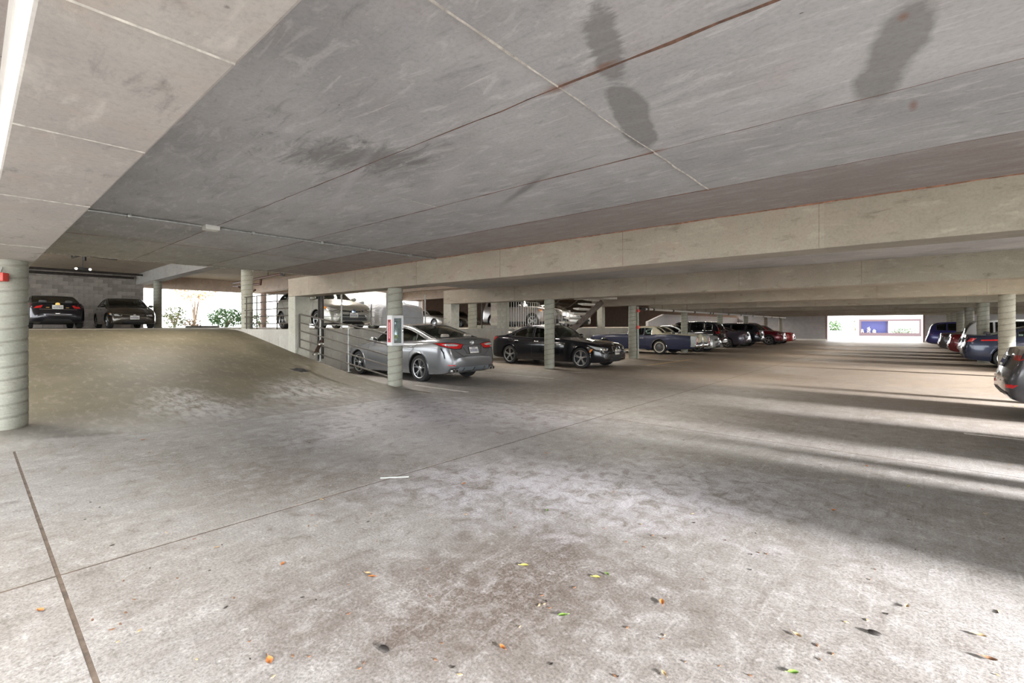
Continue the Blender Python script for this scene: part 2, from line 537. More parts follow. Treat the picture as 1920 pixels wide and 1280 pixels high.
M_cmu = concrete('block_grey', (.22, .20, .185), (.30, .27, .25), (.36, .31, .28), .4, scale=2.5)
M_cmu2 = concrete('block_pale', (.27, .245, .225), (.34, .31, .28), (.40, .35, .31), .4, scale=2.5)
M_cmu3 = concrete('block_dark', (.175, .16, .15), (.235, .21, .195), (.30, .25, .22), .4, scale=2.5)
M_mortar = simple('mortar', (.34, .315, .295), .9, var=.1)
M_cmubr = concrete('block_brown', (.30, .22, .18), (.38, .285, .235), (.34, .25, .2), .4, scale=2.5)
M_white = simple('white_render', (.80, .80, .78), .8, var=.03)
M_steel = simple('galvanised_steel', (.34, .345, .33), .5, .4, var=.12, scale=25)
M_rail = simple('rail_paint', (.060, .050, .040), .6, .0, var=.15, scale=22)
M_black = simple('black_paint', (.022, .021, .021), .45, var=.15)
M_darkpipe = simple('dark_pipe', (.035, .030, .028), .5, .3, var=.2)
M_whitepaint = simple('white_pipe_paint', (.66, .65, .62), .45, var=.08)
M_redpaint = simple('red_paint', (.62, .06, .045), .4, var=.1)
M_line = simple('worn_line_paint', (.50, .48, .45), .75, var=.16, scale=18)
M_liney = simple('worn_ochre_paint', (.42, .29, .14), .75, var=.2, scale=14)

SP = 6.17
Yk = lambda k: .35 + SP * k
ZS, ZB = 2.82, 2.30
XL = -9.2

# ---------------------------------------------------------------- floor of cast slabs
m = MB(); m.box(-14.2, 9.2, -9, 60, -.16, -.0015)
floor = m.build('floor', M_joint, smooth=0)
tag(floor, 'grey brown concrete garage floor with dark control joints', kind='structure')
gx = .010
def slab(x0, x1, y0, y1, gl=gx, gr=gx):
    mb = MB(); mb.bbox(x0 + gl, x1 - gr, y0 + gx, y1 - gx, -.12, 0, .0008)
    mb.build('slab', M_floor, floor, smooth=0)
ys = [-9, .33, 6.40, 18.75, 31.0, 43.4, 60]
for i in range(len(ys) - 1):
    y0, y1 = ys[i], ys[i + 1]
    slab(-7.70 if i < 2 else -14.0, -3.68, y0, y1)
    slab(-3.68, 9.2, y0, y1)

# ramp up to the raised deck on the left
RP = [(-7.7, 0), (-8.6, .015), (-9.2, .05), (-10.2, .145), (-11.5, .30), (-13.84, .61), (-16.2, .965), (-17.8, 1.20), (-18.6, 1.285), (-19.6, 1.31)]
def ramp_z(x):
    for (a, za), (b, zb) in zip(RP, RP[1:]):
        if b <= x <= a:
            return za + (zb - za) * (x - a) / (b - a)
    return 0 if x > -7.7 else 1.31
m = MB()
xs = [-7.7 - 11.9 * i / 48 for i in range(49)]
def rz(x):
    return (ramp_z(x - .25) + ramp_z(x) + ramp_z(x + .25)) / 3 if x < -8 else ramp_z(x)
vs = []
for x in xs:
    vs += [(x, -9, rz(x)), (x, 6.30, rz(x)), (x, -9, -.13), (x, 6.30, -.13)]
fs = []
for i in range(48):
    a, b = 4 * i, 4 * i + 4
    fs += [(a, b, b + 1, a + 1), (a + 1, b + 1, b + 3, a + 3), (a, a + 2, b + 2, b)]
fs += [(0, 1, 3, 2), (4 * 48, 4 * 48 + 2, 4 * 48 + 3, 4 * 48 + 1)]
m.add(vs, fs)
ramp = m.build('floor_ramp', M_ramp, smooth=30)
tag(ramp, 'olive grey concrete ramp rising to the raised parking deck', kind='structure')

# raised deck
m = MB()
m.box(-38, -19.58, -9, 6.30, 1.08, 1.31)
m.box(-38, -14.31, 6.48, 60, 1.08, 1.31); m.box(-14.31, -14.0, 6.735, 12.44, 1.08, 1.31); m.box(-14.31, -14.0, 12.91, 60, 1.08, 1.31)
m.box(-38, -18.6, 6.30, 6.48, 1.08, 1.31)
deck = m.build('floor_deck', M_deck, smooth=0)
tag(deck, 'raised parking deck floor above the lower bays', kind='structure')
m = MB(); m.box(-14.25, -13.99, 6.735, 12.44, -.1, 1.309); m.box(-14.25, -13.99, 12.91, 60, -.1, 1.309)
tag(m.build('wall_left_retaining', M_wall, smooth=0), 'low concrete retaining wall behind the lower parking bays', kind='structure')
m = MB(); m.box(-18.75, -14.31, 6.29, 6.49, -.1, 1.312)
tag(m.build('wall_ramp_side', M_wall, smooth=0), 'concrete wall beside the ramp tapering up to the deck', kind='structure')

# ---------------------------------------------------------------- ceiling slab with formwork joints
m = MB()
m.box(-12.5, 8.6, -2.6, 12.9, ZS, ZS + .24)
m.box(-12.5, 8.6, 12.9, 54.2, ZS, ZS + .24)
ceiling = m.build('ceiling', M_ceil, smooth=0)
tag(ceiling, 'grey stained concrete ceiling slab with formwork joints', kind='structure')
m = MB(); m.box(-12.535, -12.502, .60, 6.27, ZS - .012, ZS + .25)
tag(m.build('trim_3', M_grout, smooth=0), 'pale drip edge along the end of the ceiling slab above the ramp', kind='structure')
def seam(parent, p0, p1, w, h, mat, wob=.006, name='seam', down=(0, 0, -1)):
    """a thin uneven ridge of grout along a formwork joint"""
    p0, p1 = Vector(p0), Vector(p1)
    d = (p1 - p0); L = d.length; d.normalize()
    dn = Vector(down)
    a = d.cross(dn).normalized()
    n = max(2, int(L / .22))
    vs = []; fs = []
    for i in range(n + 1):
        p = p0 + d * (L * i / n)
        ww = w * random.uniform(.6, 1.25) / 2
        hh = h * random.uniform(.5, 1.2)
        off = a * random.uniform(-wob, wob)
        vs += [p + a * ww + off - dn * .004, p - a * ww + off - dn * .004, p + off + dn * hh]
    for i in range(n):
        q = 3 * i
        fs += [(q, q + 3, q + 5, q + 2), (q + 1, q + 2, q + 5, q + 4)]
    mb = MB().add(vs, fs)
    return mb.build(name, mat, parent, smooth=0)
zz = ZS
yj = [.92, 2.25, 3.585, 4.92]
for b in (0,):
    for i, y in enumerate(yj):
        y += b * SP
        if i == 0: continue
        seam(ceiling, (-12.4, y, zz), (-5.2, y, zz), .013, .005, M_rustdk)
        seam(ceiling, (-5.2, y, zz), (-1.565, y, zz), .014, .006, M_rustdk)
        seam(ceiling, (-1.565, y, zz), (5.4, y, zz), .022 if i == 1 else .008, .012 if i == 1 else .003, M_rustdk)
seam(ceiling, (-1.565, .6, zz), (-1.565, 2.25, zz), .022, .009, M_grout)
seam(ceiling, (-1.565, 2.25, zz), (-1.565, 3.585, zz), .016, .007, M_grout)
seam(ceiling, (-1.565, 3.585, zz), (-1.565, 4.92, zz), .022, .009, M_grout)
seam(ceiling, (-4.235, 2.6, zz), (-4.235, 4.0, zz), .016, .004, M_grout)
seam(ceiling, (-6.9, 3.6, zz), (-6.9, 6.2, zz), .014, .004, M_grout)
seam(ceiling, (-9.57, .65, zz), (-9.57, 6.2, zz), .014, .004, M_rust)

def beam(name, k, x0, x1, mat, label, joints=(), y=None, zb=ZB, zt=ZS):
    y = Yk(k) if y is None else y
    m = MB(); m.bbox(x0, x1, y - .24, y + .24, zb, zt + .02, .012)
    o = m.build(name, mat, smooth=0)
    tag(o, label, kind='structure')
    for x in joints:
        seam(o, (x, y - .24, zb + .01), (x, y - .24, zt), .012, .003, M_rustdk, .002, 'seam', (0, -1, 0))
    return o
b0 = beam('beam', 0, -12.5, 8.6, M_beam0, 'wide concrete beam overhead at the upper left with pale cross joints')
for x in (-1.72, -2.95, -4.6, -7.4):
    seam(b0, (x, .12, ZB), (x, .58, ZB), .012, .006, M_grout, .002)
LB = ['tan concrete beam nearest overhead, running across above the first column',
      'second tan concrete beam, above the black sedan',
      'third tan concrete beam, above the column with red valves',
      'fourth concrete beam back from the camera', 'fifth concrete beam back from the camera',
      'sixth concrete beam back from the camera', 'seventh concrete beam back from the camera', 'last concrete beam before the far exit']
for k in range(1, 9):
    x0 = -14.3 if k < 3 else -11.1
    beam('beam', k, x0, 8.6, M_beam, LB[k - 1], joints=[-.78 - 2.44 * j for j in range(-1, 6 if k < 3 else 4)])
# rusty bead where the ceiling meets the first beam
seam(ceiling, (-12.3, 6.275, ZS), (8.0, 6.275, ZS), .03, .016, M_rust, .004)

# piers under the beam ends
def pier(k, label):
    m = MB(); m.bbox(-14.3, -13.84, Yk(k) - .238, Yk(k) + .205, 0, ZB, .012)
    o = m.build('concrete_pier', M_pier, smooth=0)
    return tag(o, label, 'pier', 'concrete piers under the beam ends')
pier(1, 'square pale concrete pier at the top of the sloping ramp railing')
pier(2, 'square concrete pier carrying the end of the second beam')

# ---------------------------------------------------------------- round columns with the spiral seam of their forms
def column_mesh(r, h, pitch=.168, name='round_column'):
    n = 40
    m = int(h / .0168)
    vs = []; fs = []
    for j in range(m + 1):
        z = h * j / m
        for i in range(n):
            t = 2 * PI * i / n
            ph = ((z / pitch) - t / (2 * PI)) % 1.0
            g = .010 * math.exp(-((ph - .5) / .055) ** 2)
            rr = r - g + .0015 * math.sin(5 * t + 3 * z)
            vs.append((rr * math.cos(t), rr * math.sin(t), z))
    for j in range(m):
        for i in range(n):
            fs.append((j * n + i, j * n + (i + 1) % n, (j + 1) * n + (i + 1) % n, (j + 1) * n + i))
    fs.append(tuple(m * n + i for i in range(n)))
    mb = MB().add(vs, fs)
    return mb.mesh(name, M_col, 60)
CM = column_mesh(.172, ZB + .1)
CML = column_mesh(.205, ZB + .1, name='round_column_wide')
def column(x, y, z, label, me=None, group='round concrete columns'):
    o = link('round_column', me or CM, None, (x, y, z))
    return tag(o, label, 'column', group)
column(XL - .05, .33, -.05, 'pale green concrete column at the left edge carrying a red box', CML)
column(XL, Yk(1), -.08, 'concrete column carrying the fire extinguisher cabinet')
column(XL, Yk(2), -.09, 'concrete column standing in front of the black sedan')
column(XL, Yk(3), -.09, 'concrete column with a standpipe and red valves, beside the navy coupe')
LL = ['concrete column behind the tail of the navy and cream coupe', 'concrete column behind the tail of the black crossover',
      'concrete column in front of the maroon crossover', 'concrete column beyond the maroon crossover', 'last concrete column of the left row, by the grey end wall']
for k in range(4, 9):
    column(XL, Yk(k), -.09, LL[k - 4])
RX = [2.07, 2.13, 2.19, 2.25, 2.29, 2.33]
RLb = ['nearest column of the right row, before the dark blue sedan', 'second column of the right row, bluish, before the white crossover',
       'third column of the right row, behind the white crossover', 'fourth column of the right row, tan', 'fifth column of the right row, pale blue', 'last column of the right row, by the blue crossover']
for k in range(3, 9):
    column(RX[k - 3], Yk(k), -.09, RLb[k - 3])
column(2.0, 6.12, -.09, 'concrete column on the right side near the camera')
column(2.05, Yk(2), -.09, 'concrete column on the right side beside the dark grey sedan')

m = MB(); m.box(8.45, 8.75, -9, 54.2, ZB, ZS + .24)  # edge beam added to limit how deep the sun reaches
tag(m.build('wall_right_sun_limit', M_beam, smooth=0), 'concrete edge beam along the open right side', kind='structure')

m = MB(); m.box(8.5, 8.7, 20.5, 54.2, -.05, 2.0)  # wall added to keep sun streaks off the far aisle
tag(m.build('wall_right_sun_block', M_wall, smooth=0), 'added parapet on the right side, blocking sun streaks beyond the near bays', kind='structure')

# ---------------------------------------------------------------- far end wall with the exit opening
m = MB()
m.box(-14, -6.05, 54, 54.25, -.05, ZS + .2)
m.box(.92, 9.2, 54, 54.25, -.05, ZS + .2)
m.box(-6.05, .92, 54, 54.25, 2.52, ZS + .2)
wf = m.build('wall_far', simple('far_wall_paint', (.36, .36, .38), .7, var=.05, scale=3), smooth=0)
tag(wf, 'grey end wall either side of the bright exit', kind='structure')
for i in range(12):
    z = .18 + .2 * i
    for (xa, xb) in ((-13.9, -6.1), (.98, 9.0)):
        mb = MB(); mb.bbox(xa, xb, 53.975, 54.02, z, z + .185, .006)
        mb.build('plank', MATS['far_wall_paint'], wf, smooth=0)
m = MB()
m.box(-6.15, -6.02, 53.9, 54.3, 0, 2.56); m.box(.90, 1.03, 53.9, 54.3, 0, 2.56); m.box(-6.15, 1.03, 53.9, 54.3, 2.5, 2.62)
tag(m.build('trim_1', simple('exit_frame_paint', (.22, .14, .13), .6), smooth=0), 'brownish frame around the far exit opening', kind='structure')
m = MB(); m.box(-14, -6.1, 53.75, 53.97, 0, .14); m.box(1.0, 8.5, 53.75, 53.97, 0, .14)
tag(m.build('baseboard_far', M_white, smooth=0), 'pale kerb along the foot of the end wall', kind='structure')

# ---------------------------------------------------------------- raised deck: ceiling, beams, columns, walls
ZD = 4.40
m = MB(); m.box(-38, -12.45, -9, 60, ZD, ZD + .22)
m.box(-12.5, -12.3, -2.6, 54, ZS + .24, ZD)
tag(m.build('ceiling_deck', M_deckceil, smooth=0), 'tan concrete ceiling over the raised deck', kind='structure')
beam('beam', 1, -34, -12.6, concrete('deck_beam_grey', (.30, .29, .28), (.38, .37, .355), (.34, .31, .29), .4, streak=(.3, 1, 1)), 'grey concrete beam over the raised deck at the top of the ramp', zb=3.80, zt=ZD)
for k, lb in ((2, 'sunlit tan beam over the raised deck behind the silver hatchback'), (3, 'tan beam over the raised deck beyond the covered car'), (4, 'far tan beam over the raised deck')):
    beam('beam', k, -34, -14.2, M_deckbeam_lit, lb, zb=3.66, zt=ZD)
m = MB(); m.box(-34.5, -34.0, 6.3, 27, 3.66, ZD)
tag(m.build('wall_left_lintel', M_deckbeam_lit, smooth=0), 'tan edge beam above the bright left opening', kind='structure')
DC = column_mesh(.19, 2.5, name='deck_column')
for (x, y, lb) in ((-18.2, 6.53, 'grey blue round column at the top of the ramp'),
                   (-30.4, 6.52, 'grey column at the end of the block wall by the bright opening'),
                   (-14.2, 14.0, 'bluish round column on the deck edge behind the black sedan')):
    o = column(x, y, 1.30, lb, DC, 'round columns on the raised deck')
PC = column_mesh(.19, 2.5, name='edge_column')
PC.materials.clear(); PC.materials.append(concrete('pink_concrete', (.44, .33, .28), (.54, .42, .36), (.5, .38, .31), .4))
for (y, lb) in ((13.1, 'pinkish column in the bright opening behind the deck railing'), (26.9, 'pinkish column in the bright opening above the grey sedan'), (19.6, 'pinkish column of the bright opening behind the covered car')):
    column(-33.6, y, 1.30, lb, PC, 'pinkish columns along the left opening')
m = MB(); m.bbox(-14.45, -14.1, 24.85, 25.2, 1.3, ZD, .012)
tag(m.build('square_column', M_pier, smooth=30), 'pale square post on the deck edge behind the navy coupe', 'column')

# block wall at the head of the ramp, every block a piece
m = MB(); m.box(-34.35, -34.0, -9, 6.62, 1.3, ZD)
wall_b = m.build('wall_left_rear', M_mortar, smooth=0)
tag(wall_b, 'grey concrete block wall behind the two dark sedans', kind='structure')
BW, BH = .40, .2066
bm_ = MB(); bm_.bbox(0, .045, 0, BW - .012, 0, BH - .011, .005)
bmesh3 = [bm_.mesh('concrete_block', mm, 0) for mm in (M_cmu, M_cmu2, M_cmu3)]
bh_ = MB(); bh_.bbox(0, .045, 0, BW / 2 - .012, 0, BH - .011, .005)
half3 = bh_.mesh('concrete_half_block', M_cmu, 0)
for r in range(15):
    z = 1.305 + r * BH
    y = 6.62 - (BW if r % 2 else BW / 2)
    if r % 2 == 0:
        link('concrete_block', half3, wall_b, (-34.03 + .008 * random.random(), y + .006, z))
    else:
        link('concrete_block', random.choice(bmesh3), wall_b, (-34.03 + .008 * random.random(), y + .006, z))
    for c in range(13):
        y -= BW
        link('concrete_block', random.choice(bmesh3), wall_b, (-34.03 + .008 * random.random(), y + .006, z))
# remainder of the left side
m = MB(); m.box(-34.5, -34.0, 27, 60, 1.3, ZD)
wb2 = m.build('wall_left_far', M_mortar, smooth=0)
tag(wb2, 'brownish block wall at the back of the raised deck', kind='structure')
bmb = MB(); bmb.bbox(0, .045, 0, .788, 0, .40, .006)
bmbm = bmb.mesh('concrete_block', M_cmubr, 0)
for r in range(7):
    for c in range(40):
        link('concrete_block', bmbm, wb2, (-34.03 + .01 * random.random(), 27 + .8 * c + (.4 if r % 2 else 0), 1.31 + .41 * r))
m = MB(); m.box(-38, -14, 58, 58.3, 1.3, ZD); m.box(-14.2, -14, 54, 60, 0, ZD)
tag(m.build('wall_deck_end', M_cmubr, smooth=0), 'brown end wall of the raised deck', kind='structure')
# pale panel wall along the deck edge, cut on a slant where the next ramp starts
m = MB(); m.prism([(31.4, 1.72), (34.2, 2.30), (54, 2.30), (54, 1.3), (31.4, 1.3)], -14.3, -14.1, axis='X')
tag(m.build('wall_deck_edge', simple('pale_panel', (.52, .51, .53), .7, var=.05), smooth=0), 'pale wall with slanted end above the parked cars', kind='structure')

# ---------------------------------------------------------------- cars
M_tyre = simple('tyre_rubber', (.020, .020, .021), .75, var=.15, scale=30)
M_rimsil = simple('alloy_silver', (.55, .56, .57), .28, .85, var=.04)
M_rimdark = simple('alloy_dark', (.05, .05, .055), .35, .6, var=.08)
M_well = simple('wheel_well', (.012, .012, .012), .9)
M_plastic = simple('dark_plastic', (.028, .028, .030), .55, var=.12, scale=30)
M_chrome = simple('chrome', (.72, .73, .74), .10, 1.0, var=.02)
M_rubber = simple('window_rubber', (.012, .012, .013), .5)
M_seat = simple('seat_cloth', (.10, .10, .105), .85, var=.1)
M_seatl = simple('seat_beige', (.34, .31, .27), .8, var=.08)
M_lampred = simple('red_lens', (.52, .012, .014), .12, coat=1.0, var=.15, scale=30)
M_lampclear = simple('clear_lens', (.62, .65, .66), .10, .35, coat=1.0, var=.2, scale=40)
M_lampamber = simple('amber_lens', (.78, .26, .03), .2, coat=1.0, var=.1)
M_plate = simple('plate_white', (.72, .71, .68), .45, var=.05)
M_ink = simple('plate_ink', (.05, .06, .16), .6)
M_grille = simple('grille_black', (.012, .012, .013), .4)
M_glass = glassmat('window_glass', (.50, .60, .56))
M_glassd = glassmat('dark_window_glass', (.12, .13, .135))

def pchip(xs, ys):
    xs = np.array(xs, float); ys = np.array(ys, float)
    h = np.diff(xs); d = np.diff(ys) / h
    m = np.zeros_like(xs)
    m[0], m[-1] = d[0], d[-1]
    for i in range(1, len(xs) - 1):
        if d[i - 1] * d[i] > 0:
            w1, w2 = 2 * h[i] + h[i - 1], h[i] + 2 * h[i - 1]
            m[i] = (w1 + w2) / (w1 / d[i - 1] + w2 / d[i])
    def f(q):
        q = np.clip(np.asarray(q, float), xs[0], xs[-1])
        i = np.clip(np.searchsorted(xs, q) - 1, 0, len(h) - 1)
        t = (q - xs[i]) / h[i]
        return ((2 * t**3 - 3 * t**2 + 1) * ys[i] + (t**3 - 2 * t**2 + t) * h[i] * m[i] + (-2 * t**3 + 3 * t**2) * ys[i + 1] + (t**3 - t**2) * h[i] * m[i + 1])
    return f

def in_poly(px, py, poly):
    poly = np.asarray(poly)
    ins = np.zeros(len(px), bool)
    j = len(poly) - 1
    for i in range(len(poly)):
        xi, yi = poly[i]; xj, yj = poly[j]
        c = ((yi > py) != (yj > py))
        with np.errstate(divide='ignore', invalid='ignore'):
            ins ^= c & (px < (xj - xi) * (py - yi) / (yj - yi + 1e-12) + xi)
        j = i
    return ins

def near_poly(p, poly):
    best = None; bd = 1e9
    for i in range(len(poly)):
        a = np.array(poly[i]); b = np.array(poly[(i + 1) % len(poly)])
        ab = b - a
        t = max(0, min(1, np.dot(p - a, ab) / (np.dot(ab, ab) + 1e-12)))
        q = a + ab * t
        d = np.hypot(*(p - q))
        if d < bd: bd = d; best = q
    return best

def clip_half(poly, xc, keep_less):
    out = []
    n = len(poly)
    for i in range(n):
        a, b = poly[i], poly[(i + 1) % n]
        ia = (a[0] <= xc) == keep_less; ib = (b[0] <= xc) == keep_less
        if ia: out.append(a)
        if ia != ib:
            t = (xc - a[0]) / (b[0] - a[0] + 1e-12)
            out.append((xc, a[1] + (b[1] - a[1]) * t))
    return out

class Car:
    """body lofted from side and plan profiles. s = distance back from the nose; local X = L/2 - s (nose at +X), Y left, Z up"""
    def __init__(c, name, sp):
        c.sp = sp
        c.L, c.W, c.H = sp['L'], sp['W'], sp['H']
        c.root = empty(name)
        tag(c.root, sp['label'], 'car', sp.get('group'))
        c.T = pchip(*zip(*sp['T']))
        c.Zs = pchip(*zip(*sp['Z']))
        c.zb = pchip(*zip(*sp['B']))
        c.wf = pchip(*zip(*sp['Wp']))
        c.kf, c.kr = sp.get('kf', .20), sp.get('kr', .12)
        c.tumble = sp.get('tumble', .30)
        c.mid = sp.get('mid', (sp['wtop'] + sp['rtop']) / 2)
        c.paint = sp['paint']
        c.grid()
        c.carves = []
    def X(c, s): return c.L / 2 - s
    def shift(c, s):
        s = np.asarray(s, float)
        a = (c.mid - s) / (.5 * c.mid); b = (s - c.mid) / (.5 * (c.L - c.mid))
        nose = np.clip(.40 + .60 * s / 1.0, 0, 1)
        tail = np.clip(.30 + .70 * (c.L - .08 - s) / .75, 0, 1)
        k = np.where(s < c.mid, -c.kf * np.clip(a, 0, 1) * nose, c.kr * np.clip(b, 0, 1) * tail)
        return k
    def Tedge(c, s):
        s = np.asarray(s, float)
        return c.T(s + c.shift(s)) - c.sp.get('crown', .03)
    def grid(c):
        L = c.L
        st = np.concatenate([[0, .010, .025, .045, .075, .11], np.arange(.15, L - .14, .042), [L - .11, L - .075, L - .045, L - .025, L - .010, L]])
        rows = []
        bul = pchip(*zip(*c.sp.get('bulge', [(0, -.035), (.12, -.012), (.4, 0), (.62, -.004), (.8, -.016), (.92, -.035), (1, -.06)])))
        us = np.array([0, .06, .14, .24, .34, .44, .54, .64, .72, .80, .87, .93, 1.0])
        ts = np.array([.0, .10, .22, .36, .5, .64, .78, .88, .96])
        qs = np.array([.965, .89, .78, .62, .42, .2])
        for s in st:
            w = float(c.wf(s)) * c.W / 2
            zb = float(c.zb(s)); T = float(c.T(s))
            Te = float(c.Tedge(s))
            zs = min(float(c.Zs(s)), T - .012, max(Te - .004, zb + .05))
            sc = min(1.0, w / (c.W / 2) + .1)
            pts = [(0, zb), (.6 * w, zb)]
            for u in us:
                pts.append((w + float(bul(u)) * sc, zb + .015 + (zs - zb - .015) * u))
            yb = pts[-1][0]
            hc = max(.003, Te - zs)
            yb2 = yb - min(.02, hc * .2)
            yc = yb2 - min(.028, hc * .3) - c.tumble * hc
            for t in ts[1:]:
                pts.append((yb2 + (yc - yb2) * t ** 1.12, zs + hc * t))
            k = float(c.shift(s))
            for q in qs:
                z = float(c.T(s + k * q * q)) - c.sp.get('crown', .03) * q * q
                pts.append((yc * q * .99, max(z, zs + .002)))
            pts.append((0, T))
            rows.append(pts)
        n = len(rows[0])
        P = np.array(rows)                      # (m, n, 2)
        m = len(st)
        V = []
        ring = list(range(n)) + list(range(n - 2, 0, -1))
        sgn = [1] * n + [-1] * (n - 2)
        nr = len(ring)
        for i in range(m):
            for j, sg in zip(ring, sgn):
                V.append((L / 2 - st[i], sg * P[i, j, 0], P[i, j, 1]))
        F = []; tagf = []
        for i in range(m - 1):
            for j in range(nr):
                a, b = i * nr + j, i * nr + (j + 1) % nr
                F.append((a, b, b + nr, a + nr))
                jj = j if j < n - 1 else nr - 1 - j
                tagf.append(0 if jj == 0 else 1 if jj <= 13 else 2)
        F.append(tuple(range(nr))[::-1]); tagf.append(3)
        F.append(tuple((m - 1) * nr + j for j in range(nr))); tagf.append(3)
        c.V = np.array(V); c.F = F; c.ft = np.array(tagf)
        c.bvh = BVHTree.FromPolygons([Vector(v) for v in V], F)
    # rays
    def hit(c, p, d):
        p = Vector(p); d = Vector(d).normalized()
        h = c.bvh.ray_cast(p - d * 6, d)
        if h[0] is None:
            h = c.bvh.find_nearest(p)
        return h[0]
    def S(c, s, z, side=1): return c.hit((c.X(s), 0, z), (0, -side, 0))
    def Fr(c, y, z): return c.hit((0, y, z), (-1, 0, 0))
    def Re(c, y, z): return c.hit((0, y, z), (1, 0, 0))
    def To(c, s, y): return c.hit((c.X(s), y, 0), (0, 0, -1))
    def frame(c, d):
        d = Vector(d).normalized()
        u = d.cross(Vector((0, 0, 1)))
        if u.length < .05: u = Vector((0, 1, 0))
        u.normalize()
        return d, u, u.cross(d).normalized()
    def patch(c, name, pts, d, mat, off=.004, depth=.014, parent=None, g=.06, carve=False, smooth=50, rim=None, label=None):
        """a panel laid on the body: outline points (near the surface) seen along d, draped by ray casting, given thickness"""
        d, u, v = c.frame(d)
        if c.sp.get('far'): g = max(g, .12)
        out = [(Vector(p).dot(u), Vector(p).dot(v)) for p in pts]
        area = sum(out[i][0] * out[(i + 1) % len(out)][1] - out[(i + 1) % len(out)][0] * out[i][1] for i in range(len(out)))
        if area < 0: out = out[::-1]
        bd = []
        for i in range(len(out)):
            a, b = out[i], out[(i + 1) % len(out)]
            k = max(1, int(math.hypot(b[0] - a[0], b[1] - a[1]) / g))
            for j in range(k):
                bd.append((a[0] + (b[0] - a[0]) * j / k, a[1] + (b[1] - a[1]) * j / k))
        xs = [p[0] for p in bd]; ys_ = [p[1] for p in bd]
        gx_, gy_ = np.meshgrid(np.arange(min(xs) + g / 2, max(xs), g), np.arange(min(ys_) + g / 2, max(ys_), g))
        gx_, gy_ = gx_.ravel(), gy_.ravel()
        inner = []
        if len(gx_):
            ok = in_poly(gx_, gy_, bd)
            B = np.array(bd)
            for a, b in zip(gx_[ok], gy_[ok]):
                if np.min(np.hypot(B[:, 0] - a, B[:, 1] - b)) > g * .4:
                    inner.append((float(a), float(b)))
        nb = len(bd)
        try:
            vs2, es, fs, _, _, _ = delaunay_2d_cdt([Vector(p) for p in bd + inner], [(i, (i + 1) % nb) for i in range(nb)], [], 1, 1e-5)
        except Exception:
            return None
        P3 = []
        for p in vs2:
            o = u * p.x + v * p.y
            h = c.bvh.ray_cast(o - d * 8, d)
            if h[0] is None:
                q = c.bvh.find_nearest(o + d * (Vector(pts[0]).dot(d)))[0]
                P3.append(q)
            else:
                P3.append(h[0])
        cnt = {}
        for f in fs:
            for i in range(len(f)):
                e = (f[i], f[(i + 1) % len(f)])
                cnt[e] = 1
        bnd = [e for e in cnt if (e[1], e[0]) not in cnt]
        top = [p - d * off for p in P3]
        bot = [p - d * (off - depth) for p in P3]
        n = len(top)
        mb = MB()
        F = [tuple(f) for f in fs] + [(e[1], e[0], e[0] + n, e[1] + n) for e in bnd]
        mb.add(top + bot, F)
        o = mb.build(name, mat, parent or c.root, smooth=smooth)
        if label: o['label'] = label
        if carve:
            c.carves.append((d, u, v, out))
        if rim:
            loop = []
            for i in range(len(out)):
                a, b = out[i], out[(i + 1) % len(out)]
                k = max(1, int(math.hypot(b[0] - a[0], b[1] - a[1]) / .05))
                for j in range(k):
                    q = u * (a[0] + (b[0] - a[0]) * j / k) + v * (a[1] + (b[1] - a[1]) * j / k)
                    h = c.bvh.ray_cast(q - d * 8, d)
                    if h[0] is not None: loop.append(h[0] - d * .001)
            if len(loop) > 3:
                MB().tube(loop, rim[0], 5, closed=True).build('window_trim', rim[1], o, smooth=60)
        return o
    def line(c, name, pts, d, r, mat, parent=None, step=.05):
        d = Vector(d).normalized()
        loop = []
        for a, b in zip(pts, pts[1:]):
            a, b = Vector(a), Vector(b)
            k = max(1, int((b - a).length / step))
            for j in range(k + (1 if b is pts[-1] or tuple(b) == tuple(pts[-1]) else 0)):
                q = a + (b - a) * (j / k)
                h = c.bvh.ray_cast(q - d * 6, d)
                if h[0] is not None: loop.append(h[0])
        if len(loop) > 1:
            return MB().tube(loop, r, 4).build(name, mat, parent or c.root, smooth=0)
    # ------------------------------------------------ windows
    def windows(c):
        sp = c.sp
        gl = sp.get('glass', M_glass)
        rim = (sp.get('trim_r', .011), sp.get('trim', M_rubber))
        # side glass follows the loft
        sA, sC = sp['dlo']
        ss = np.linspace(sA, sC, 30)
        top = np.minimum(c.Tedge(ss) - sp.get('dlo_top', .075), sp.get('dlo_max', 9))
        bot = c.Zs(ss) + sp.get('dlo_bot', .03)
        ok = top - bot > .012
        poly = [(s, z) for s, z in zip(ss[ok], bot[ok])] + [(s, z) for s, z in list(zip(ss[ok], top[ok]))[::-1]]
        if sp.get('dlo_poly'): poly = sp['dlo_poly']
        cuts = sp['pillars']
        pieces = []
        rest = poly
        for (pc, pw) in cuts:
            pieces.append(clip_half(rest, pc - pw / 2, True))
            rest = clip_half(rest, pc + pw / 2, False)
        pieces.append(rest)
        for side in (1, -1):
            for pc in pieces:
                if len(pc) < 3: continue
                c.patch('side_window', [(c.X(s), 0, z) for s, z in pc], (0, -side, 0), gl, -.006, .006, carve=True, rim=rim, g=.09)
        # windscreen and rear glass
        kf, kr = c.kf, c.kr
        def glass_top(name, s0, s1, y0, y1, k):
            pts = []
            for q in np.linspace(-1, 1, 9): pts.append((c.X(s0 + k * q * q), q * y0, 1))
            for q in np.linspace(1, -1, 9): pts.append((c.X(s1 + k * q * q), q * y1, 1))
            c.patch(name, pts, (0, 0, -1), sp.get('glass_f', gl), -.006, .006, carve=True, rim=rim, g=.09)
        def yat(s, extra):
            w = float(c.wf(s)) * c.W / 2 - .08
            return w - c.tumble * max(0, float(c.Tedge(s)) - float(c.Zs(s))) - extra
        a = sp['wind']           # (s bottom, s top)
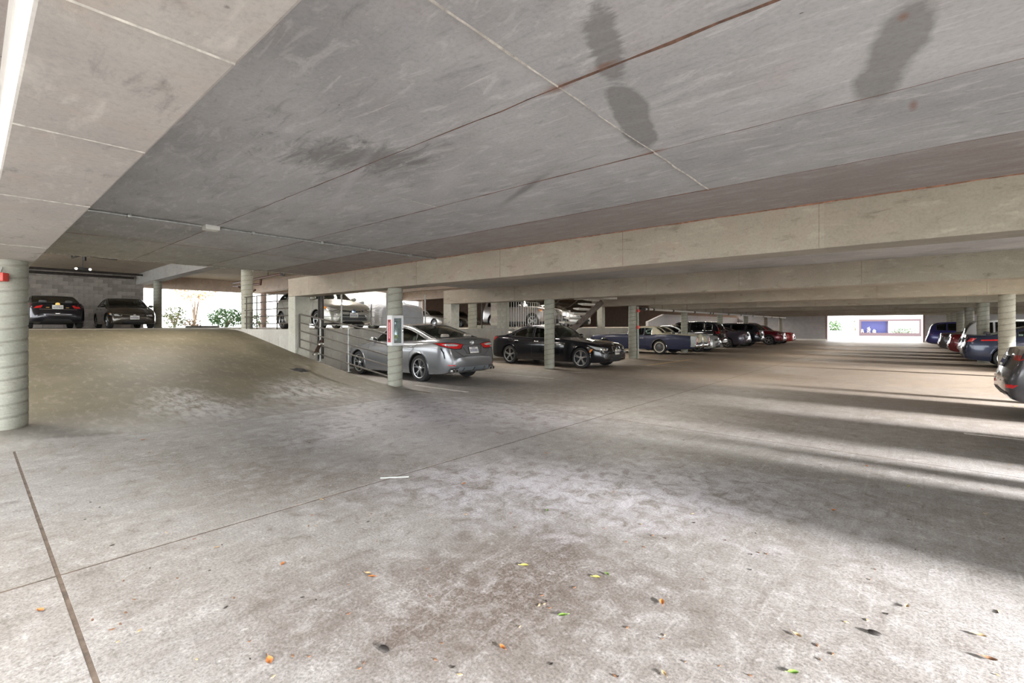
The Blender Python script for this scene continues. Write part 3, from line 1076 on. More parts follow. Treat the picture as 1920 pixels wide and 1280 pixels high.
        glass_top('windscreen', a[0], a[1], yat(a[0] + kf, .10), yat(a[1] + kf * .5, .075), kf * .85)
        b = sp.get('back')
        if b:
            glass_top('rear_window', b[1], b[0], yat(b[1] - kr, .09), yat(b[0] - kr * .5, .08), -kr * .85)
        h = sp.get('hatch')      # rear glass of upright tails: (z0, z1, y0, y1)
        if h:
            z0, z1, y0, y1 = h
            pts = [(0, -y0, z0), (0, -y0 * .5, z0 - .01), (0, y0 * .5, z0 - .01), (0, y0, z0), (0, y1, z1), (0, 0, z1 + .01), (0, -y1, z1)]
            c.patch('rear_window', pts, (1, 0, 0), sp.get('glass_r', gl), -.006, .006, carve=True, rim=rim, g=.09)
    # ------------------------------------------------ body with wheel arches and window holes cut
    def finish(c):
        sp = c.sp
        V = c.V.copy(); F = c.F
        Rw = sp['R']; Ra = Rw * sp.get('arch', 1.10) + .012
        axles = [sp['fo'], sp['fo'] + sp['wb']]
        dele = np.zeros(len(F), bool)
        tg = c.ft
        quad = np.array([f if len(f) == 4 else (f[0], f[1], f[2], f[3]) for f in F])
        isq = np.array([len(f) == 4 for f in F])
        for s in axles:
            cx, cz = c.X(s), Rw + sp.get('arch_dz', .01)
            d = np.hypot(V[:, 0] - cx, V[:, 2] - cz)
            low = (np.abs(V[:, 1]) > .5 * c.W / 2)
            ins = (d < Ra) & low & (V[:, 2] < cz + Ra)
            below = (np.abs(V[:, 0] - cx) < Ra) & low & (V[:, 2] < cz)
            ins |= below
            fi = ins[quad]
            full = fi.all(1) & isq & (tg <= 1)
            part = fi.any(1) & ~full & isq & (tg <= 1)
            dele |= full
            mv = np.unique(quad[part][fi[part]])
            for i in mv:
                x, z = V[i, 0] - cx, V[i, 2] - cz
                if z < 0:
                    V[i, 0] = cx + math.copysign(math.sqrt(max(Ra * Ra - min(Ra * .9, abs(z)) ** 2, .01)), x)
                else:
                    r = math.hypot(x, z)
                    V[i, 0] = cx + x / r * Ra; V[i, 2] = cz + z / r * Ra
        for (d, u, v, out) in c.carves:
            dn, un, vn = np.array(d), np.array(u), np.array(v)
            cu, cv = V @ un, V @ vn
            mid = V[quad].mean(1)
            e1 = V[quad[:, 2]] - V[quad[:, 0]]; e2 = V[quad[:, 3]] - V[quad[:, 1]]
            nn = np.cross(e1, e2); nn /= (np.linalg.norm(nn, axis=1)[:, None] + 1e-12)
            ctr = mid - np.array([0, 0, .6])
            out_n = np.sign((nn * (mid - np.array([[0, 0, .7]]))).sum(1))[:, None] * nn
            face = (out_n @ dn) < -.12
            if abs(dn[1]) > .9: face &= (mid[:, 1] * dn[1] < 0)
            vin = in_poly(cu, cv, out)
            fin = vin[quad]
            sel = face & (tg >= 1) & isq
            inside = in_poly(mid @ un, mid @ vn, out)
            full = inside & sel
            dele |= full
            keepv = np.unique(quad[sel & fin.any(1) & ~full])
            for i in keepv:
                if not vin[i]: continue
                q = near_poly(np.array([cu[i], cv[i]]), out)
                o = Vector(un * q[0] + vn * q[1])
                h = c.bvh.ray_cast(o - d * 8, d)
                if h[0] is not None: V[i] = h[0]
        low_z = sp.get('clad', 0)
        mb = MB()
        Fk = []; mi = []
        for i, f in enumerate(F):
            if dele[i]: continue
            Fk.append(f)
            zc = V[list(f)][:, 2].mean()
            mi.append(1 if tg[i] == 0 or zc < low_z else 0)
        me = bpy.data.meshes.new('body')
        me.from_pydata([tuple(v) for v in V], [], Fk)
        me.materials.append(c.paint); me.materials.append(M_plastic)
        two = sp.get('two_tone')
        if two:
            me.materials.append(two[0])
            for i, f in enumerate(Fk):
                ctr = V[list(f)].mean(0)
                if two[1](c.L / 2 - ctr[0], ctr[1], ctr[2]): mi[i] = 2
        me.polygons.foreach_set('material_index', mi)
        bm = bmesh.new(); bm.from_mesh(me)
        bmesh.ops.delete(bm, geom=[v for v in bm.verts if not v.link_faces], context='VERTS')
        bmesh.ops.recalc_face_normals(bm, faces=bm.faces)
        bm.to_mesh(me); bm.free()
        me.polygons.foreach_set('use_smooth', [True] * len(me.polygons))
        me.set_sharp_from_angle(angle=R(52))
        body = link('body', me, c.root)
        # wheel wells and arch lips
        lipm = sp.get('lip', c.paint)
        for s in axles:
            cx, cz = c.X(s), Rw + sp.get('arch_dz', .01)
            for side in (1, -1):
                mb = MB()
                n = 20
                a0 = -.35
                yo = float(c.wf(s)) * c.W / 2 - .02; yi = yo - .34
                vs = []; fs = []
                for k in range(n + 1):
                    t = a0 + (PI - 2 * a0) * k / n
                    for y in (yo, yi):
                        vs.append((cx + Ra * 1.01 * math.cos(t), side * y, cz + Ra * 1.01 * math.sin(t)))
                for k in range(n):
                    fs.append((2 * k, 2 * k + 1, 2 * k + 3, 2 * k + 2))
                fs.append(tuple(2 * k + 1 for k in range(n + 1)))
                mb.add(vs, fs)
                mb.build('wheel_well', M_well, c.root, smooth=0)
                pts = []
                for k in range(25):
                    t = -.12 + (PI + .24) * k / 24
                    p = (cx + Ra * math.cos(t), 0, cz + Ra * math.sin(t))
                    h = c.bvh.ray_cast(Vector((p[0], side * 3, p[2])), Vector((0, -side, 0)))
                    if h[0] is not None: pts.append(h[0])
                if len(pts) > 4:
                    MB().tube(pts, sp.get('lip_r', .016), 6).build('arch_lip', lipm, c.root, smooth=60)
        c.body = body
        return body
    def wheels(c):
        sp = c.sp
        Rw, wd = sp['R'], sp.get('tw', .215)
        tm, rm = wheel_meshes(Rw, wd, sp.get('rim', ('multi', 10, M_rimsil)), sp.get('rr', Rw * .69))
        for s in (sp['fo'], sp['fo'] + sp['wb']):
            for side in (1, -1):
                y = side * (float(c.wf(s)) * c.W / 2 - wd / 2 - sp.get('inset', .025))
                w = link('wheel', tm, c.root, (c.X(s), y, Rw), (0, 0, 0 if side > 0 else PI))
                link('rim', rm, w)
    def cabin(c):
        sp = c.sp
        sm = sp.get('seat', M_seat)
        f = sp['wtop'] + .55; b = f + .95
        zc = sp.get('seat_z', sp['H'] - .98)
        key = ('seat', sm.name)
        if key not in MESHES:
            m = MB(); m.bbox(-.28, .26, -.25, .25, 0, .16, .05)
            Mx = Matrix.Translation((-.27, 0, .12)) @ Matrix.Rotation(R(-14), 4, 'Y')
            m.bbox(-.07, .07, -.24, .24, 0, .56, .05, M=Mx)
            m.bbox(-.05, .05, -.13, .13, .60, .76, .04, M=Mx)
            MESHES[key] = m.mesh('seat', sm, 40)
        for y in (.36, -.36):
            link('front_seat', MESHES[key], c.root, (c.X(f), y, zc - .02))
        if sp.get('rear_seat', True):
            m = MB(); m.bbox(-.28, .22, -.60, .60, 0, .16, .05)
            Mx = Matrix.Translation((-.27, 0, .12)) @ Matrix.Rotation(R(-18), 4, 'Y')
            m.bbox(-.07, .07, -.60, .60, 0, .50, .05, M=Mx)
            for y in (-.4, .4): m.bbox(-.05, .05, y - .12, y + .12, .52, .64, .04, M=Mx)
            m.build('rear_seat', sm, c.root, (c.X(b), 0, zc - .02))
        m = MB(); m.bbox(-.25, .35, -.62, .62, zc + .10, zc + .36, .06)
        o = m.build('dashboard', M_plastic, c.root, (c.X(sp['wtop'] - .25), 0, 0))
        m = MB()
        m.tube([(.0, .36 + .18 * math.cos(2 * PI * k / 20), zc + .36 + .17 * math.sin(2 * PI * k / 20)) for k in range(20)], .014, 6, closed=True)
        m.tube([(0, .20, zc + .36), (0, .52, zc + .36)], .012, 5)
        m.build('steering_wheel', M_plastic, c.root, (c.X(sp['wtop'] + .12), 0, 0))
        # cabin floor tray keeps the view from running through the sills
        m = MB(); m.box(c.X(sp['wtop'] + 2.3), c.X(sp['wtop'] - .4), -.66, .66, zc - .12, zc - .08)
        m.build('cabin_floor', M_plastic, c.root, smooth=0)
    def mirrors(c):
        sp = c.sp
        s, z = sp.get('mirror', (sp['dlo'][0] + .14, float(c.Zs(sp['dlo'][0])) + .09))
        mm = sp.get('mirror_mat', c.paint)
        for side in (1, -1):
            h = c.S(s, z - .02, side)
            m = MB()
            m.sphere((0, side * .13, .02), (.075, .105, .07), 14, 10)
            m.tube([(0, -.0, -.03), (0, side * .09, -.0)], [.028, .024], 8, mi=1)
            o = m.build('door_mirror', [mm, M_plastic], c.root, (h.x, h.y, h.z))
            mb = MB(); mb.sphere((-.062, side * .13, .02), (.016, .088, .056), 12, 8)
            mb.build('mirror_glass', M_chrome, o)
    def handles(c):
        sp = c.sp
        for side in (1, -1):
            for (s, z) in sp.get('handles', []):
                h = c.S(s, z, side)
                m = MB(); m.bbox(-.10, .10, -.008, .022, -.016, .016, .006)
                m.build('door_handle', sp.get('handle_mat', c.paint), c.root, (h.x, h.y + (0 if side > 0 else 0), h.z), (0, 0, 0 if side > 0 else PI))
    def seams(c):
        sp = c.sp
        for side in (1, -1):
            for pl in sp.get('seams', []):
                c.line('door_seam', [(c.X(s), 0, z) for s, z in pl], (0, -side, 0), .0045, M_rubber)
    def plate(c, rear, z, y=0, w=.305, mat=None, tilt=0, h=.155, frame=M_plastic):
        fn = c.Re if rear else c.Fr
        xt, xb = fn(y, z + h / 2).x, fn(y, z - h / 2).x
        t_ = -math.atan2((xt - xb) if rear else (xb - xt), h)
        t_ = max(-.6, min(.25, t_))
        xo = ((xt + xb) / 2 - .018) if rear else ((xt + xb) / 2 + .018)
        m = MB(); m.bbox(-.006, .006, -w / 2, w / 2, -h / 2, h / 2, .004)
        o = m.build('licence_plate', mat or M_plate, c.root, (xo, y, z), (0, t_, PI if rear else 0))
        m = MB()
        for (a, b, cc, d) in ((-w / 2 - .008, w / 2 + .008, h / 2 - .002, h / 2 + .010), (-w / 2 - .008, w / 2 + .008, -h / 2 - .010, -h / 2 + .002), (-w / 2 - .008, -w / 2 + .003, -h / 2, h / 2), (w / 2 - .003, w / 2 + .008, -h / 2, h / 2)):
            m.box(-.008, .010, a, b, cc, d)
        m.build('plate_frame', frame, o, smooth=0)
        m = MB()
        rnd = random.Random(c.sp['label'])
        for k in range(7):           # worn, unreadable characters
            y0 = -w * .40 + k * w * .118
            m.box(.004, .0085, y0, y0 + w * .024, -h * .26, h * .16)
            m.box(.004, .0085, y0 + w * .05, y0 + w * .074, -h * .26, h * .16)
            m.box(.004, .0085, y0, y0 + w * .074, *((-h * .09, -h * .01) if rnd.random() < .5 else (h * .08, h * .16)))
        m.box(.004, .0085, -w * .2, w * .2, h * .27, h * .36)
        m.build('plate_characters', M_ink, o, smooth=0)
        return o
    def place(c, x_nose=None, x_tail=None, y=0, z=0, nose=1, rz=0):
        """nose = +1: nose towards +X; -1: nose towards -X"""
        x = (x_nose - nose * c.L / 2) if x_nose is not None else (x_tail + nose * c.L / 2)
        c.root.location = (x, y, z)
        c.root.rotation_euler = (0, 0, (0 if nose > 0 else PI) + rz)

MESHES = {}
def wheel_meshes(Rw, wd, rim, rr):
    key = (round(Rw, 3), round(wd, 3), rim[0], rim[1], rim[2].name)
    if key in MESHES: return MESHES[key]
    h = wd / 2
    prof = [(rr, -h * .85), (rr + .012, -h), (Rw - .035, -h * .98), (Rw - .010, -h + .018), (Rw, -h + .045), (Rw, h - .045), (Rw - .010, h - .018), (Rw - .035, h * .98), (rr + .012, h), (rr, h * .85)]
    m = MB(); m.lathe(prof, 48, 'Y', close=False)
    m.f = [f for f in m.f if len(f) == 4]
    for k in range(3):                       # tread grooves
        y = -h * .5 + h * .5 * k
        m.lathe([(Rw + .0015, y - .012), (Rw + .0015, y + .012)], 48, 'Y'); m.f = [f for f in m.f if len(f) == 4]
    m.mi = [0] * len(m.f)
    tm = m.mesh('wheel', M_tyre, 35)
    m = MB()
    style, n, mat = rim
    m.lathe([(rr + .006, h * .86), (rr + .004, h * .93), (rr - .010, h * .90), (rr - .016, h * .78)], 48, 'Y', mi=0)
    m.lathe([(rr - .016, h * .78), (rr - .022, h * .66), (rr - .03, -h * .8)], 48, 'Y', mi=1)
    m.mi = [q for q, f in zip(m.mi, m.f) if len(f) == 4]; m.f = [f for f in m.f if len(f) == 4]
    m.lathe([(rr - .02, h * .05), (.001, h * .02)], 40, 'Y', mi=1)
    if style == 'disc':                      # full hub cap with pale tyre band
        m.lathe([(rr - .012, h * .80), (rr - .035, h * .95), (rr - .06, h * .80), (rr * .62, h * .86), (rr * .55, h * 1.05), (rr * .30, h * 1.16), (.001, h * 1.2)], 40, 'Y', mi=0)
        m.lathe([(rr + .014, h * 1.0), (rr + .016, h * 1.03), (Rw * .755, h * 1.03), (Rw * .757, h * .99)], 48, 'Y', mi=2, caps=False)
        for k in range(24):
            M_ = Matrix.Rotation(2 * PI * k / 24, 4, 'Y')
            m.box(-.006, .006, h * .82, h * .92, rr * .63, rr - .055, M=M_, mi=1)
    else:
        for k in range(n):
            M_ = Matrix.Rotation(2 * PI * k / n, 4, 'Y')
            def spoke(a0, a1, w0, w1, tilt=0):
                vs = []
                for (r, w, y0, y1, a) in ((.045, w0, h * .42, h * .70, a0), (rr * .62, (w0 + w1) / 2, h * .46, h * .80, (a0 + a1) / 2), (rr - .014, w1, h * .50, h * .86, a1)):
                    for (sx, yy) in ((-1, y0), (1, y0), (.8, y1), (-.8, y1)):
                        vs.append(M_ @ Vector((r * math.sin(a) + sx * w / 2, yy, r * math.cos(a))))
                fs = [(0, 1, 2, 3), (8, 11, 10, 9)]
                for i in (0, 4):
                    for j in range(4):
                        fs.append((i + j, i + 4 + j, i + 4 + (j + 1) % 4, i + (j + 1) % 4))
                m.add(vs, fs, 0)
            if style == 'double':
                spoke(-.10, -.13, .030, .030); spoke(.10, .13, .030, .030)
            elif style == 'vee':
                spoke(-.03, -.22, .018, .015); spoke(.03, .22, .018, .015)
            elif style == 'wide':
                spoke(0, 0, .07, .085)
            else:
                spoke(0, 0, .028, .024)
        m.lathe([(.062, h * .30), (.062, h * .70), (.050, h * .76), (.030, h * .76), (.028, h * .73), (.001, h * .74)], 24, 'Y', mi=0)
        for k in range(5):
            t = 2 * PI * (k + .5) / 5
            m.lathe([(.009, h * .70), (.009, h * .765), (.001, h * .77)], 8, 'Y', mi=1, M=Matrix.Translation((.046 * math.cos(t), 0, .046 * math.sin(t))))
    back = M_rimdark if rim[2] is not M_rimdark else M_well
    if style == 'dark2':
        pass
    rm = m.mesh('rim', [mat, back, simple('whitewall', (.62, .57, .48), .6)], 35)
    MESHES[key] = (tm, rm)
    return tm, rm

def cpatch(c, name, pts, yaw, mat, rear=False, sides=(1, -1), **kw):
    """panel wrapping a corner: points ('f', y, z) on the end face, ('s', s, z) on the flank, ('t', s, y) on top"""
    res = []
    for sd in sides:
        P = []
        for (k, a, b) in pts:
            P.append((c.Re(sd * a, b) if rear else c.Fr(sd * a, b)) if k == 'f' else c.S(a, b, sd) if k == 's' else c.To(a, sd * b))
        d = ((1 if rear else -1) * math.cos(R(yaw)), -sd * math.sin(R(yaw)), 0)
        res.append(c.patch(name, P, d, mat, **kw))
    return res

def fpatch(c, name, poly, mat, rear=False, **kw):
    """panel on the front or rear face, outline (y, z)"""
    P = [(c.Re(y, z) if rear else c.Fr(y, z)) for y, z in poly]
    return c.patch(name, P, (1 if rear else -1, 0, 0), mat, **kw)

def sym(half):
    return half + [(-y, z) for y, z in half[::-1]]

def sedan(label, paint_, L=4.85, W=1.84, H=1.45, fo=.95, wb=2.8, Rw=.335, hf=.74, sc=1.42, zc=1.0, sw=2.20, sr=3.05, sd=4.22, zd=1.08, zt=1.06, zm=.95, tail=.10, **kw):
    sp = dict(L=L, W=W, H=H, fo=fo, wb=wb, R=Rw, wtop=sw, rtop=sr, paint=paint_, label=label)
    mz = zc + (H - zc) * .56
    sp['T'] = [(0, hf - .18), (.02, hf - .10), (.08, hf - .01), (.22, hf + .06), (sc * .6, zc - .075), (sc, zc), (sc + (sw - sc) * .5, mz), (sw - .08, H - .06), (sw + .12, H - .02), ((sw + sr) / 2, H), (sr, H - .035), (sr + (sd - sr) * .55, zd + (H - zd) * .45), (sd, zd), (L - tail - .1, zt), (L - tail, zt - .02), (L - tail * .55, zt - .22), (L - .02, zt - .36), (L, zt - .46)]
    sp['Z'] = [(0, hf - .22), (.05, hf - .13), (.25, hf - .03), (sc * .6, zc - .14), (sc, zc - .055), (sw + .4, zm), (sr + .4, zm + .03), (sd, zd - .075), (L - .35, zd - .085), (L - tail - .02, zt - .10), (L - .03, zt - .42), (L, zt - .5)]
    sp['B'] = [(0, .36), (.05, .25), (.3, .19), (fo + .5, .175), (fo + wb - .5, .18), (L - .4, .22), (L - .08, .29), (L, .40)]
    sp['Wp'] = [(0, .58), (.025, .71), (.09, .83), (.22, .91), (.5, .968), (fo, .987), (sw + .3, 1.0), (fo + wb, .997), (L - .45, .965), (L - .22, .915), (L - .09, .845), (L - .025, .75), (L, .66)]
    sp['dlo'] = (sc + .22, sd - .20)
    sp['pillars'] = [((sw + sr) / 2 + .02, .10), (sr + .46, .05)]
    sp['wind'] = (sc + .03, sw - .04)
    sp['back'] = (sr + .10, sd - .03)
    sp['handles'] = [((sw + sr) / 2 - .18, zm - .10), (sr + .33, zm - .085)]
    b = (sw + sr) / 2 + .02
    z0, z1 = .28, zm - .01
    sp['seams'] = [[(sc + .12, z1), (sc + .05, .60), (sc + .10, z0)], [(b, z1), (b + .02, z0)], [(sr + .62, z1 + .02), (fo + wb - .36, .72), (fo + wb - .40, z0 + .06)], [(sc + .10, z0), (fo + wb - .42, z0 + .02)]]
    sp['hf'], sp['zt'], sp['zc'], sp['zd'] = hf, zt, zc, zd
    sp.update(kw)
    return sp

def suv(label, paint_, L=4.65, W=1.86, H=1.69, fo=.92, wb=2.66, Rw=.36, hf=.95, sc=1.25, zc=1.12, sw=1.95, sr=4.05, zm=1.07, zbk=1.05, rake=.42, **kw):
    sp = dict(L=L, W=W, H=H, fo=fo, wb=wb, R=Rw, wtop=sw, rtop=sr, paint=paint_, label=label)
    sp['T'] = [(0, hf - .30), (.02, hf - .16), (.07, hf - .04), (.2, hf + .03), (sc * .6, zc - .05), (sc, zc), (sc + (sw - sc) * .5, zc + (H - zc) * .58), (sw - .05, H - .05), (sw + .25, H - .01), ((sw + sr) / 2, H), (sr, H - .05), (L - rake, H - .10), (L - rake * .62, H - .25), (L - .14, zbk + .06), (L - .10, zbk - .1), (L - .05, .78), (L - .02, .70), (L, .60)]
    sp['Z'] = [(0, hf - .34), (.05, hf - .18), (.25, hf - .06), (sc * .6, zc - .12), (sc, zc - .06), (sw + .5, zm), (sr, zm + .05), (L - rake, zm + .06), (L - .18, zbk - .02), (L - .10, zbk - .12), (L - .03, .68), (L, .56)]
    sp['B'] = [(0, .40), (.05, .30), (.3, .23), (fo + .5, .21), (fo + wb - .5, .22), (L - .4, .28), (L - .08, .36), (L, .44)]
    sp['Wp'] = [(0, .60), (.03, .74), (.10, .86), (.22, .93), (.5, .975), (fo, .99), (sw + .3, 1.0), (fo + wb, .998), (L - .4, .972), (L - .2, .935), (L - .09, .875), (L - .025, .79), (L, .70)]
    sp['tumble'] = .26
    sp['kr'] = .10
    sp['dlo'] = (sc + .24, L - rake - .08)
    sp['pillars'] = [(sw + .80, .10), (sw + 1.72, .07)]
    sp['wind'] = (sc + .03, sw - .02)
    sp['hatch'] = (zbk + .08, H - .16, W / 2 - .26, W / 2 - .36)
    sp['handles'] = [(sw + .55, zm - .10), (sw + 1.45, zm - .08)]
    b = sw + .80
    sp['seams'] = [[(sc + .16, zm), (sc + .10, .36)], [(b, zm), (b + .02, .36)], [(sw + 1.75, zm + .02), (fo + wb - .42, .75), (fo + wb - .46, .42)], [(sc + .10, .36), (fo + wb - .44, .38)]]
    sp['clad'] = .36
    sp['lip'] = M_plastic
    sp['lip_r'] = .026
    sp['hf'], sp['zt'], sp['zc'], sp['zd'] = hf, zbk, zc, zbk
    sp['mid'] = 2.6
    sp.update(kw)
    return sp

def front_std(c, grille=None, plate=True, lz=None, lens=None, bar=None):
    sp = c.sp; hf = sp['hf']
    z = lz or hf - .12
    cpatch(c, 'headlight', [('f', .56, z + .01), ('f', .68, z + .035), ('s', .32, z + .07), ('s', .50, z + .09), ('s', .38, z - .02), ('f', .72, z - .075), ('f', .60, z - .07)], 44, lens or M_lampclear)
    fpatch(c, 'grille', sym([(.0, z + .05), (.50, z + .02), (.46, z - .06), (.0, z - .08)])[0:8], grille or M_grille)
    fpatch(c, 'lower_intake', [(-.55, .36), (.55, .36), (.48, .50), (-.48, .50)], M_grille)
    if bar:
        c.line('grille_bar', [(0, -.48, z), (0, .48, z)], (-1, 0, 0), .012, bar)
    b = MB(); b.lathe([(.055, -.004), (.055, .006), (.001, .009)], 20, 'X')
    p = c.Fr(0, z + .01)
    b.build('emblem', M_chrome, c.root, (p.x + .004, 0, z + .01))
    if plate: c.plate(False, hf - .30)

def rear_std(c, plate=True, zt=None, bar=None, lampmat=None, inner=.46):
    sp = c.sp; z = (zt or sp['zt']) - .16; L = c.L
    cpatch(c, 'taillight', [('f', inner, z + .065), ('f', .66, z + .085), ('s', L - .20, z + .10), ('s', L - .38, z + .09), ('s', L - .24, z - .03), ('f', .70, z - .07), ('f', inner + .04, z - .06)], 42, lampmat or M_lampred, rear=True)
    fpatch(c, 'reversing_lamp', [(inner + .06, z + .01), (inner + .2, z + .02), (inner + .2, z - .03), (inner + .07, z - .03)], M_lampclear, rear=True, off=.007)
    fpatch(c, 'reversing_lamp', [(-inner - .06, z + .01), (-inner - .2, z + .02), (-inner - .2, z - .03), (-inner - .07, z - .03)], M_lampclear, rear=True, off=.007)
    fpatch(c, 'bumper_insert', [(-.60, .34), (.60, .34), (.52, .46), (-.52, .46)], M_plastic, rear=True)
    if bar:
        c.line('trunk_trim', [(0, -.44, z + .09), (0, .44, z + .09)], (1, 0, 0), .011, bar)
    p = c.Re(0, z + .07)
    b = MB(); b.lathe([(.048, -.004), (.048, .006), (.001, .009)], 20, 'X')
    b.build('emblem', M_chrome, c.root, (p.x - .004, 0, z + .07), (0, 0, PI))
    if plate: c.plate(True, z - .06 if sp['zt'] > 1.0 else z)
    # reflectors on the bumper corners
    cpatch(c, 'reflector', [('f', .62, .52), ('f', .74, .53), ('f', .74, .49), ('f', .62, .485)], 20, M_lampred, rear=True)

def complete(c, cabin=True):
    c.windows(); c.finish(); c.wheels()
    if cabin: c.cabin()
    c.mirrors(); c.handles()
    if not c.sp.get('far'): c.seams()

# ------- A: silver grey sedan, tail towards the aisle
P_camry = paint('silver_grey_paint', (.185, .19, .20), .5, .26)
sp = sedan('silver grey sedan with red tail lamps parked behind the railing and extinguisher column', P_camry, L=4.9, W=1.85, H=1.485, fo=.97, wb=2.825, Rw=.342,
           sc=1.45, zc=1.0, sw=2.28, sr=3.12, sd=4.38, zd=1.13, zt=1.115, zm=.97, rim=('vee', 5, M_rimsil), rr=.245, tail=.13, handle_mat=P_camry)
sp['back'] = (sr_ := 3.24, 4.36)
sp['dlo'] = (1.68, 4.14)
sp['pillars'] = [(2.74, .09), (3.60, .05)]
sp['seat'] = M_seatl
camry = c = Car('sedan', sp)
c.windows()
L = c.L
cpatch(c, 'taillight', [('f', .30, .965), ('f', .55, 1.0), ('s', L - .24, 1.01), ('s', L - .62, 1.0), ('s', L - .34, .93), ('f', .76, .875), ('f', .60, .845), ('f', .40, .85)], 42, M_lampred, rear=True, rim=(.012, M_grille))
cpatch(c, 'reversing_lamp', [('f', .44, .95), ('f', .62, .975), ('s', L - .20, .975), ('s', L - .30, .96), ('f', .72, .925), ('f', .52, .92)], 38, M_lampclear, rear=True, off=.009, depth=.01)
for sd in (1, -1):
    c.line('bumper_slit', [tuple(c.S(L - .30, .86, sd)), tuple(c.S(L - .22, .76, sd)), tuple(c.S(L - .18, .62, sd))], (.6, -sd * .8, 0), .020, M_grille)
fpatch(c, 'lip_spoiler', [(-.62, 1.085), (.62, 1.085), (.60, 1.055), (-.60, 1.055)], P_camry, rear=True, off=.028, depth=.03)
c.line('trunk_seam', [(0, -.36, .945), (0, .36, .945)], (1, 0, 0), .006, M_rubber)
c.line('trunk_seam', [(0, -.66, .85), (0, -.42, .70), (0, -.36, .665), (0, .36, .665), (0, .42, .70), (0, .66, .85)], (1, 0, 0), .007, M_rubber)
c.line('plate_recess_edge', [(0, -.34, .93), (0, -.24, .74), (0, -.20, .72), (0, .20, .72), (0, .24, .74), (0, .34, .93)], (1, 0, 0), .008, M_rubber)
c.plate(True, .81, w=.32, h=.165, frame=M_grille)
m = MB(); m.tube([(.0, .062 * math.cos(2 * PI * k / 20), .046 * math.sin(2 * PI * k / 20)) for k in range(20)], .008, 6, closed=True)
m.tube([(0, .024 * math.cos(2 * PI * k / 14), .046 * math.sin(2 * PI * k / 14)) for k in range(14)], .006, 5, closed=True)
m.tube([(0, .046 * math.cos(2 * PI * k / 14), .018 + .018 * math.sin(2 * PI * k / 14)) for k in range(14)], .006, 5, closed=True)
p = c.Re(0, 1.0)
m.build('emblem', M_chrome, c.root, (p.x - .006, 0, 1.0))
fpatch(c, 'rear_valance', [(-.60, .24), (.60, .24), (.50, .40), (-.50, .40)], simple('valance_silver', (.32, .36, .40), .3, .5), rear=True, off=.02, depth=.03)
for y in (-.36, 0, .36):
    fpatch(c, 'diffuser_fin', [(y - .012, .25), (y + .012, .25), (y + .010, .39), (y - .010, .39)], P_camry, rear=True, off=.036, depth=.03)
for sd in (1, -1):
    fpatch(c, 'exhaust_surround', [(sd * .52, .27), (sd * .80, .30), (sd * .76, .40), (sd * .58, .40)], M_plastic, rear=True, off=.015, depth=.03)
    for yy in (.60, .70):
        m = MB(); m.lathe([(.046, -.10), (.046, .04), (.036, .04), (.034, -.08)], 18, 'X')
        m.build('exhaust_tip', M_chrome, c.root, (c.Re(sd * yy, .33).x - .02, sd * yy, .325), (0, 0, PI))
    cpatch(c, 'reflector', [('f', .64, .465), ('f', .78, .475), ('s', L - .14, .47), ('f', .76, .44), ('f', .66, .435)], 30, M_lampred, rear=True, sides=(sd,))
m = MB(); m.add([(.09, 0, 0), (-.10, .03, 0), (-.10, -.03, 0), (-.06, 0, .065), (-.09, .008, .06), (-.09, -.008, .06)], [(0, 1, 4, 3), (0, 3, 5, 2), (1, 2, 5, 4), (3, 4, 5), (0, 2, 1)])
p = c.To(3.30, 0)
m.build('fin_antenna', P_camry, c.root, (p.x, 0, p.z - .005))
front_std(c, plate=False)
complete_ = (c.finish(), c.wheels(), c.cabin(), c.mirrors(), c.handles(), c.seams())
c.place(x_tail=-8.38, y=8.33, nose=-1)

# ------- B: black sedan, nose towards the aisle
P_black = paint('black_paint_gloss', (.008, .008, .011), .2, .14)
sp = sedan('black sedan with twin kidney grille and silver five spoke wheels facing the aisle', P_black, L=5.05, W=1.87, H=1.475, fo=.87, wb=3.14, Rw=.345, hf=.78,
           sc=1.62, zc=1.02, sw=2.46, sr=3.32, sd=4.42, zd=1.10, zt=1.07, zm=.965, rim=('double', 5, M_rimsil), rr=.255, glass=M_glassd)
sp['glass_f'] = M_glass
sp['dlo'] = (1.86, 4.16)
sp['handle_mat'] = M_chrome
sp['seat'] = M_seatl
bmw = c = Car('sedan', sp)
c.windows()
cpatch(c, 'headlight', [('f', .46, .665), ('f', .60, .69), ('s', .34, .735), ('s', .62, .79), ('s', .48, .71), ('s', .30, .63), ('f', .70, .60), ('f', .54, .60)], 45, M_lampclear, rim=(.010, M_grille))
cpatch(c, 'headlight_projector', [('f', .56, .665), ('f', .64, .675), ('f', .65, .625), ('f', .57, .62)], 25, M_chrome, off=.008)
cpatch(c, 'headlight_projector', [('f', .70, .68), ('f', .78, .695), ('f', .79, .65), ('f', .71, .64)], 35, M_chrome, off=.008)
